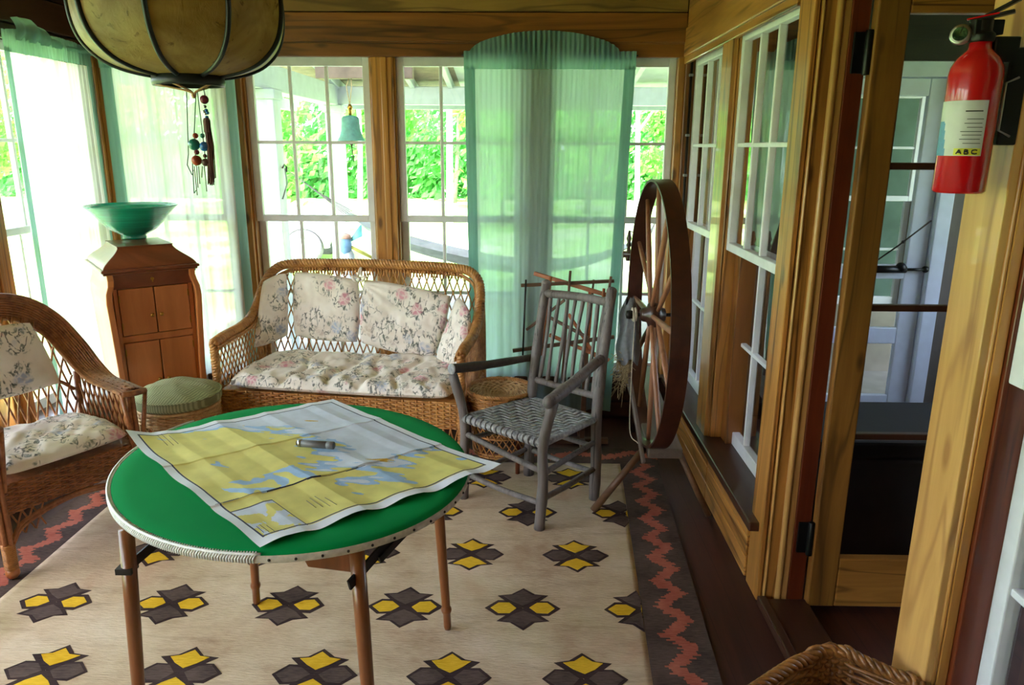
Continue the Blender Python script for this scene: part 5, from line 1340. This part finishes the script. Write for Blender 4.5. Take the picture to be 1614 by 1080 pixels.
m = M(); m.grid(hs, 40, 10); m.build('sling', plain('grey_blue_canvas', C(172, 180, 194), .85, .1, 14, .2), t)
m = M(); m.tube([V((1.0, 6.05, .95)), V((1.16, 6.05, 1.4))], .01, 5); m.box(1.14, 1.26, 5.98, 6.12, -.03, 2.25); m.build('far_post', white_paint, t)
# folded sunshade with blue cloth
P0 = on(545, 385, y=7.2)
t = thing('folded_sunshade', 'folded blue sunshade with an olive pole leaning beyond the hammock', 'umbrella', (P0.x, P0.y, -.03))
m = M(); m.lathe([(.02, -.10), (.055, -.07), (.06, 0), (.05, .06), (.02, .10)], P0, 12); m.build('canopy', plain('blue_canvas', C(104, 146, 188), .8, .2, 9, .2), t)
m = M(); m.tube([P0+V((.0, 0, .0)), on(590, 408, y=7.2)], .016, 8); m.build('pole', plain('olive_pole', C(150, 150, 70), .6), t)
m = M(); m.lathe([(.07, -P0.z-.03), (.06, -.3), (.05, -.1), (.03, -.06)], P0+V((.03, 0, 0)), 12); m.build('grey_wrap', plain('grey_canvas', C(150, 158, 168), .8, .15, 9, .2), t)
m = M(); m.lathe([(.055, .055), (.055, .085), (.03, .10)], P0, 12); m.build('red_band', plain('rust_cloth', C(178, 140, 130), .8, .15), t)
q_ = on(566, 362, y=7.2); m = M(); m.grid(lambda u, v: P0.lerp(q_, u)+V((.03*u, .02*math.sin(u*6), (v-.5)*.13*u)), 10, 4); m.build('cloth_flap', plain('cyan_cloth', C(110, 190, 200), .8, .1), t)

# small white utility trailer on the drive
W0 = on(482, 390, y=11.5)
t = thing('utility_trailer', 'white two wheeled utility trailer on the drive beyond the veranda', 'trailer', (W0.x, 12.0, -.13))
x, z = W0.x, W0.z
m = M(); m.box(x-.42, x+.46, 11.55, 12.5, z+.10, z+.50); m.box(x-.46, x+.50, 11.5, 12.55, z+.48, z+.54); m.build('box', plain('trailer_paint', C(196, 198, 202), .4, .04, 10, .05), t, bevel=.03)
for y in (11.44, 12.6):
    m = M(); m.lathe([(.14, -.07), (.24, -.08), (.28, -.06), (.28, .06), (.24, .08), (.14, .07)], (x, y, z), 24, axis=(0, 1, 0)); w = m.build('wheel', plain('tyre', C(92, 92, 98), .8), t)
    m = M(); m.lathe([(.0, -.08), (.16, -.07), (.16, .07), (0, .08)], (x, y, z), 20, axis=(0, 1, 0)); m.build('wheel_hub', white_paint, w)
    m = M(); m.tube([V((x+.35*math.cos(a), y, z+.33*math.sin(a))) for a in [PI*i/10 for i in range(11)]], .05, 6); m.build('fender', plain('fender_paint', C(180, 182, 188), .4, .04, 10, .05), t)
m = M(); m.tube([V((x-.4, 12.0, z+.05)), V((x-1.0, 12.0, z+.0))], .04, 8); m.tube([V((x-.95, 12.0, z)), V((x-.95, 12.0, -.12))], .025, 8); m.build('drawbar', iron, t)

# ------------------------------------------------------------------ trees
def tree(label, x, y, h, r, nleaf, lm, bark, kind='broadleaf_tree', low=.15, seed=0, lsz=.16, branches=7, group=None):
    rr = random.Random(seed*7+3); z0 = -.15
    t = thing(kind, label, 'tree', (x, y, z0), group)
    m = M(); tops = []
    lean = V((rr.uniform(-.3, .3), rr.uniform(-.3, .3), 0)); tp = V((x, y, z0+h*.8))+lean
    tr = h*(.0085 if kind == 'birch_tree' else .012)
    trunk = spline([V((x, y, z0)), V((x, y, z0+h*.3))+lean*.2+V((rr.uniform(-.1, .1), 0, 0)), V((x, y, z0+h*.55))+lean*.6, tp], 4); m.tube(trunk, [lerp(tr, tr*.3, i/(len(trunk)-1)) for i in range(len(trunk))], 8)
    tops.append((tp, r*.5))
    for i in range(branches):
        a = rr.uniform(0, 6.28); k = rr.uniform(max(.18, low), .72); p = trunk[int(k*(len(trunk)-1))]
        q = p+V((math.cos(a)*r*rr.uniform(.5, .95), math.sin(a)*r*rr.uniform(.5, .95), h*rr.uniform(.02, .22)))
        m.tube(spline([p, p.lerp(q, .5)+V((0, 0, .12)), q], 3), [tr*.4, tr*.38, tr*.33, tr*.28, tr*.22, tr*.16, tr*.1], 6); tops.append((q, r*.45)); tops.append((p.lerp(q, .6), r*.35))
    m.build('trunk', bark, t)
    m = M()
    for i in range(nleaf):
        c, rad = rr.choice(tops)
        d = V((rr.gauss(0, 1), rr.gauss(0, 1), rr.gauss(0, .8))); p = c+d*(rad*.55)
        if p.z < z0+h*low: p.z = z0+h*low+rr.random()*.5
        n_ = V((rr.gauss(0, 1), rr.gauss(0, 1), rr.gauss(.4, 1))).normalized(); u = n_.orthogonal().normalized(); w = n_.cross(u); s = lsz*rr.uniform(.6, 1.3)
        m.add([p-u*s, p-w*s*.5, p+u*s, p+w*s*.5+n_*s*.2], [(0, 1, 2, 3)])
    m.build('foliage', lm, t)
g = 'trees beyond the veranda'
tree('slender white birch with bare pale branches right of the window post', -1.30, 13.0, 7.5, 1.25, 260, leaf_a, birch_m, 'birch_tree', .45, 1, .11, 16)
tree('thin white birch seen below the ship bell', -3.45, 15.6, 7.0, .8, 500, leaf_a, birch_m, 'birch_tree', .4, 2, .14, 8)
tree('white birch seen between the two veranda columns', -5.3, 14.4, 6.5, .8, 500, leaf_a, birch_m, 'birch_tree', .4, 3, .14, 8)
tree('pale birch behind the mint curtain and the winder', 2.3, 15.4, 7, 1.1, 600, leaf_a, birch_m, 'birch_tree', .35, 4, .14, 8)
specs = []
for k in range(12): specs.append((-12.5+2.05*k+.3*math.sin(k*5), (17.6, 21.0, 24.4)[k % 3]+.3*math.sin(k*3), (leaf_b, leaf_a, leaf_c)[k % 3] if k % 2 else (leaf_a, leaf_b, leaf_b)[k % 3]))
for i, (x, y, lm) in enumerate(specs):
    tree('dense bushy green tree in the row beyond the veranda lawn', x, y, 5.4+.6*(i % 3), 1.05, 2600, lm, bark_m, 'bushy_tree', .06, 20+i, .12, 11, g)
for i, (x, y) in enumerate([(-14, 3.5), (-13, 7), (-15, 10.5), (-12.5, 0.2), (-14.5, -3)]):
    tree('broad green tree outside the left hand windows', x, y, 3.3, 1.6, 900, leaf_b, bark_m, 'bushy_tree', .05, 50+i, .18, 8, 'trees outside the left windows')
m = M(); rr = random.Random(5)
for i in range(20000):
    x = rr.uniform(-19, 13); y = 27.0+rr.gauss(0, .4); z = -.2+abs(rr.gauss(0, 1))*2.3; 
    n_ = V((rr.gauss(0, 1), rr.gauss(-.6, 1), rr.gauss(.4, 1))).normalized(); u = n_.orthogonal().normalized(); w = n_.cross(u); s = .2*rr.uniform(.6, 1.3); p = V((x, y, z))
    m.add([p-u*s, p-w*s*.5, p+u*s, p+w*s*.5+n_*s*.2], [(0, 1, 2, 3)])
o = m.build('woodland_foliage', leaf_c, base=(-2, 28, -.3), kind='stuff'); tag(o, 'continuous wall of woodland leaves behind the bushy trees', 'foliage')

# everything standing on the rug rests on its pile
for o in list(COL.objects):
    if o.parent is None and o.name.split('.')[0] in ('wicker_settee', 'seat_cushion', 'back_cushion', 'cushion_tie', 'wicker_armchair', 'twig_armchair', 'wicker_stool', 'wicker_tray', 'wicker_ottoman', 'ottoman_cushion', 'spinning_wheel', 'phonograph_cabinet', 'bowl', 'card_table', 'sea_chart', 'penlight'):
        o.location.z += .007 if o.name.split('.')[0] not in ('card_table', 'sea_chart', 'penlight') else .001
# ------------------------------------------------------------------ light and camera
w = bpy.data.worlds.new('sky'); sc.world = w; w.use_nodes = True; nt = w.node_tree; nt.nodes.clear()
out = nt.nodes.new('ShaderNodeOutputWorld'); bg = nt.nodes.new('ShaderNodeBackground'); sk_ = nt.nodes.new('ShaderNodeTexSky'); sk_.sky_type = 'NISHITA'
sk_.sun_disc = False; sk_.sun_elevation = math.radians(52); sk_.sun_rotation = math.radians(204); sk_.air_density = 1.0; sk_.dust_density = 3.0; sk_.ozone_density = 1.0
mixn = nt.nodes.new('ShaderNodeMix'); mixn.data_type = 'RGBA'; mixn.inputs[0].default_value = .55; mixn.inputs[7].default_value = (1.9, 2.0, 2.1, 1)
nt.links.new(sk_.outputs[0], mixn.inputs[6]); nt.links.new(mixn.outputs[2], bg.inputs[0]); bg.inputs[1].default_value = SKY
nt.links.new(bg.outputs[0], out.inputs[0])
s = bpy.data.lights.new('sun', 'SUN'); s.energy = SUN; s.angle = math.radians(2.0); s.color = (1, .96, .88)
so = bpy.data.objects.new('sun', s); COL.objects.link(so); so.rotation_euler = V((-.25, -.55, .80)).to_track_quat('Z', 'Y').to_euler()
cam = bpy.data.cameras.new('camera'); co_ = bpy.data.objects.new('camera', cam); COL.objects.link(co_)
cam.sensor_width = 36; cam.sensor_fit = 'HORIZONTAL'; cam.lens = F_PX/1614*36; cam.clip_start = .02; cam.clip_end = 300
fw = V((cp*sy, cp*cy, -sp_)); up = V((sp_*sy, sp_*cy, cp)); rt_ = V((cy, -sy, 0))
R2 = rt_*cr+up*sr; U2 = up*cr-rt_*sr
co_.matrix_world = Matrix(((R2.x, U2.x, -fw.x, 0), (R2.y, U2.y, -fw.y, 0), (R2.z, U2.z, -fw.z, EYE), (0, 0, 0, 1)))
sc.camera = co_
sc.view_settings.view_transform = 'Standard'; sc.view_settings.look = 'None'; sc.view_settings.gamma = 1; sc.view_settings.use_curve_mapping = False
sc.view_settings.exposure = EXPO
c = sc.cycles; c.use_denoising = True; c.max_bounces = 10; c.diffuse_bounces = 6; c.glossy_bounces = 4; c.transmission_bounces = 6; c.transparent_max_bounces = 24; c.sample_clamp_indirect = 8.0
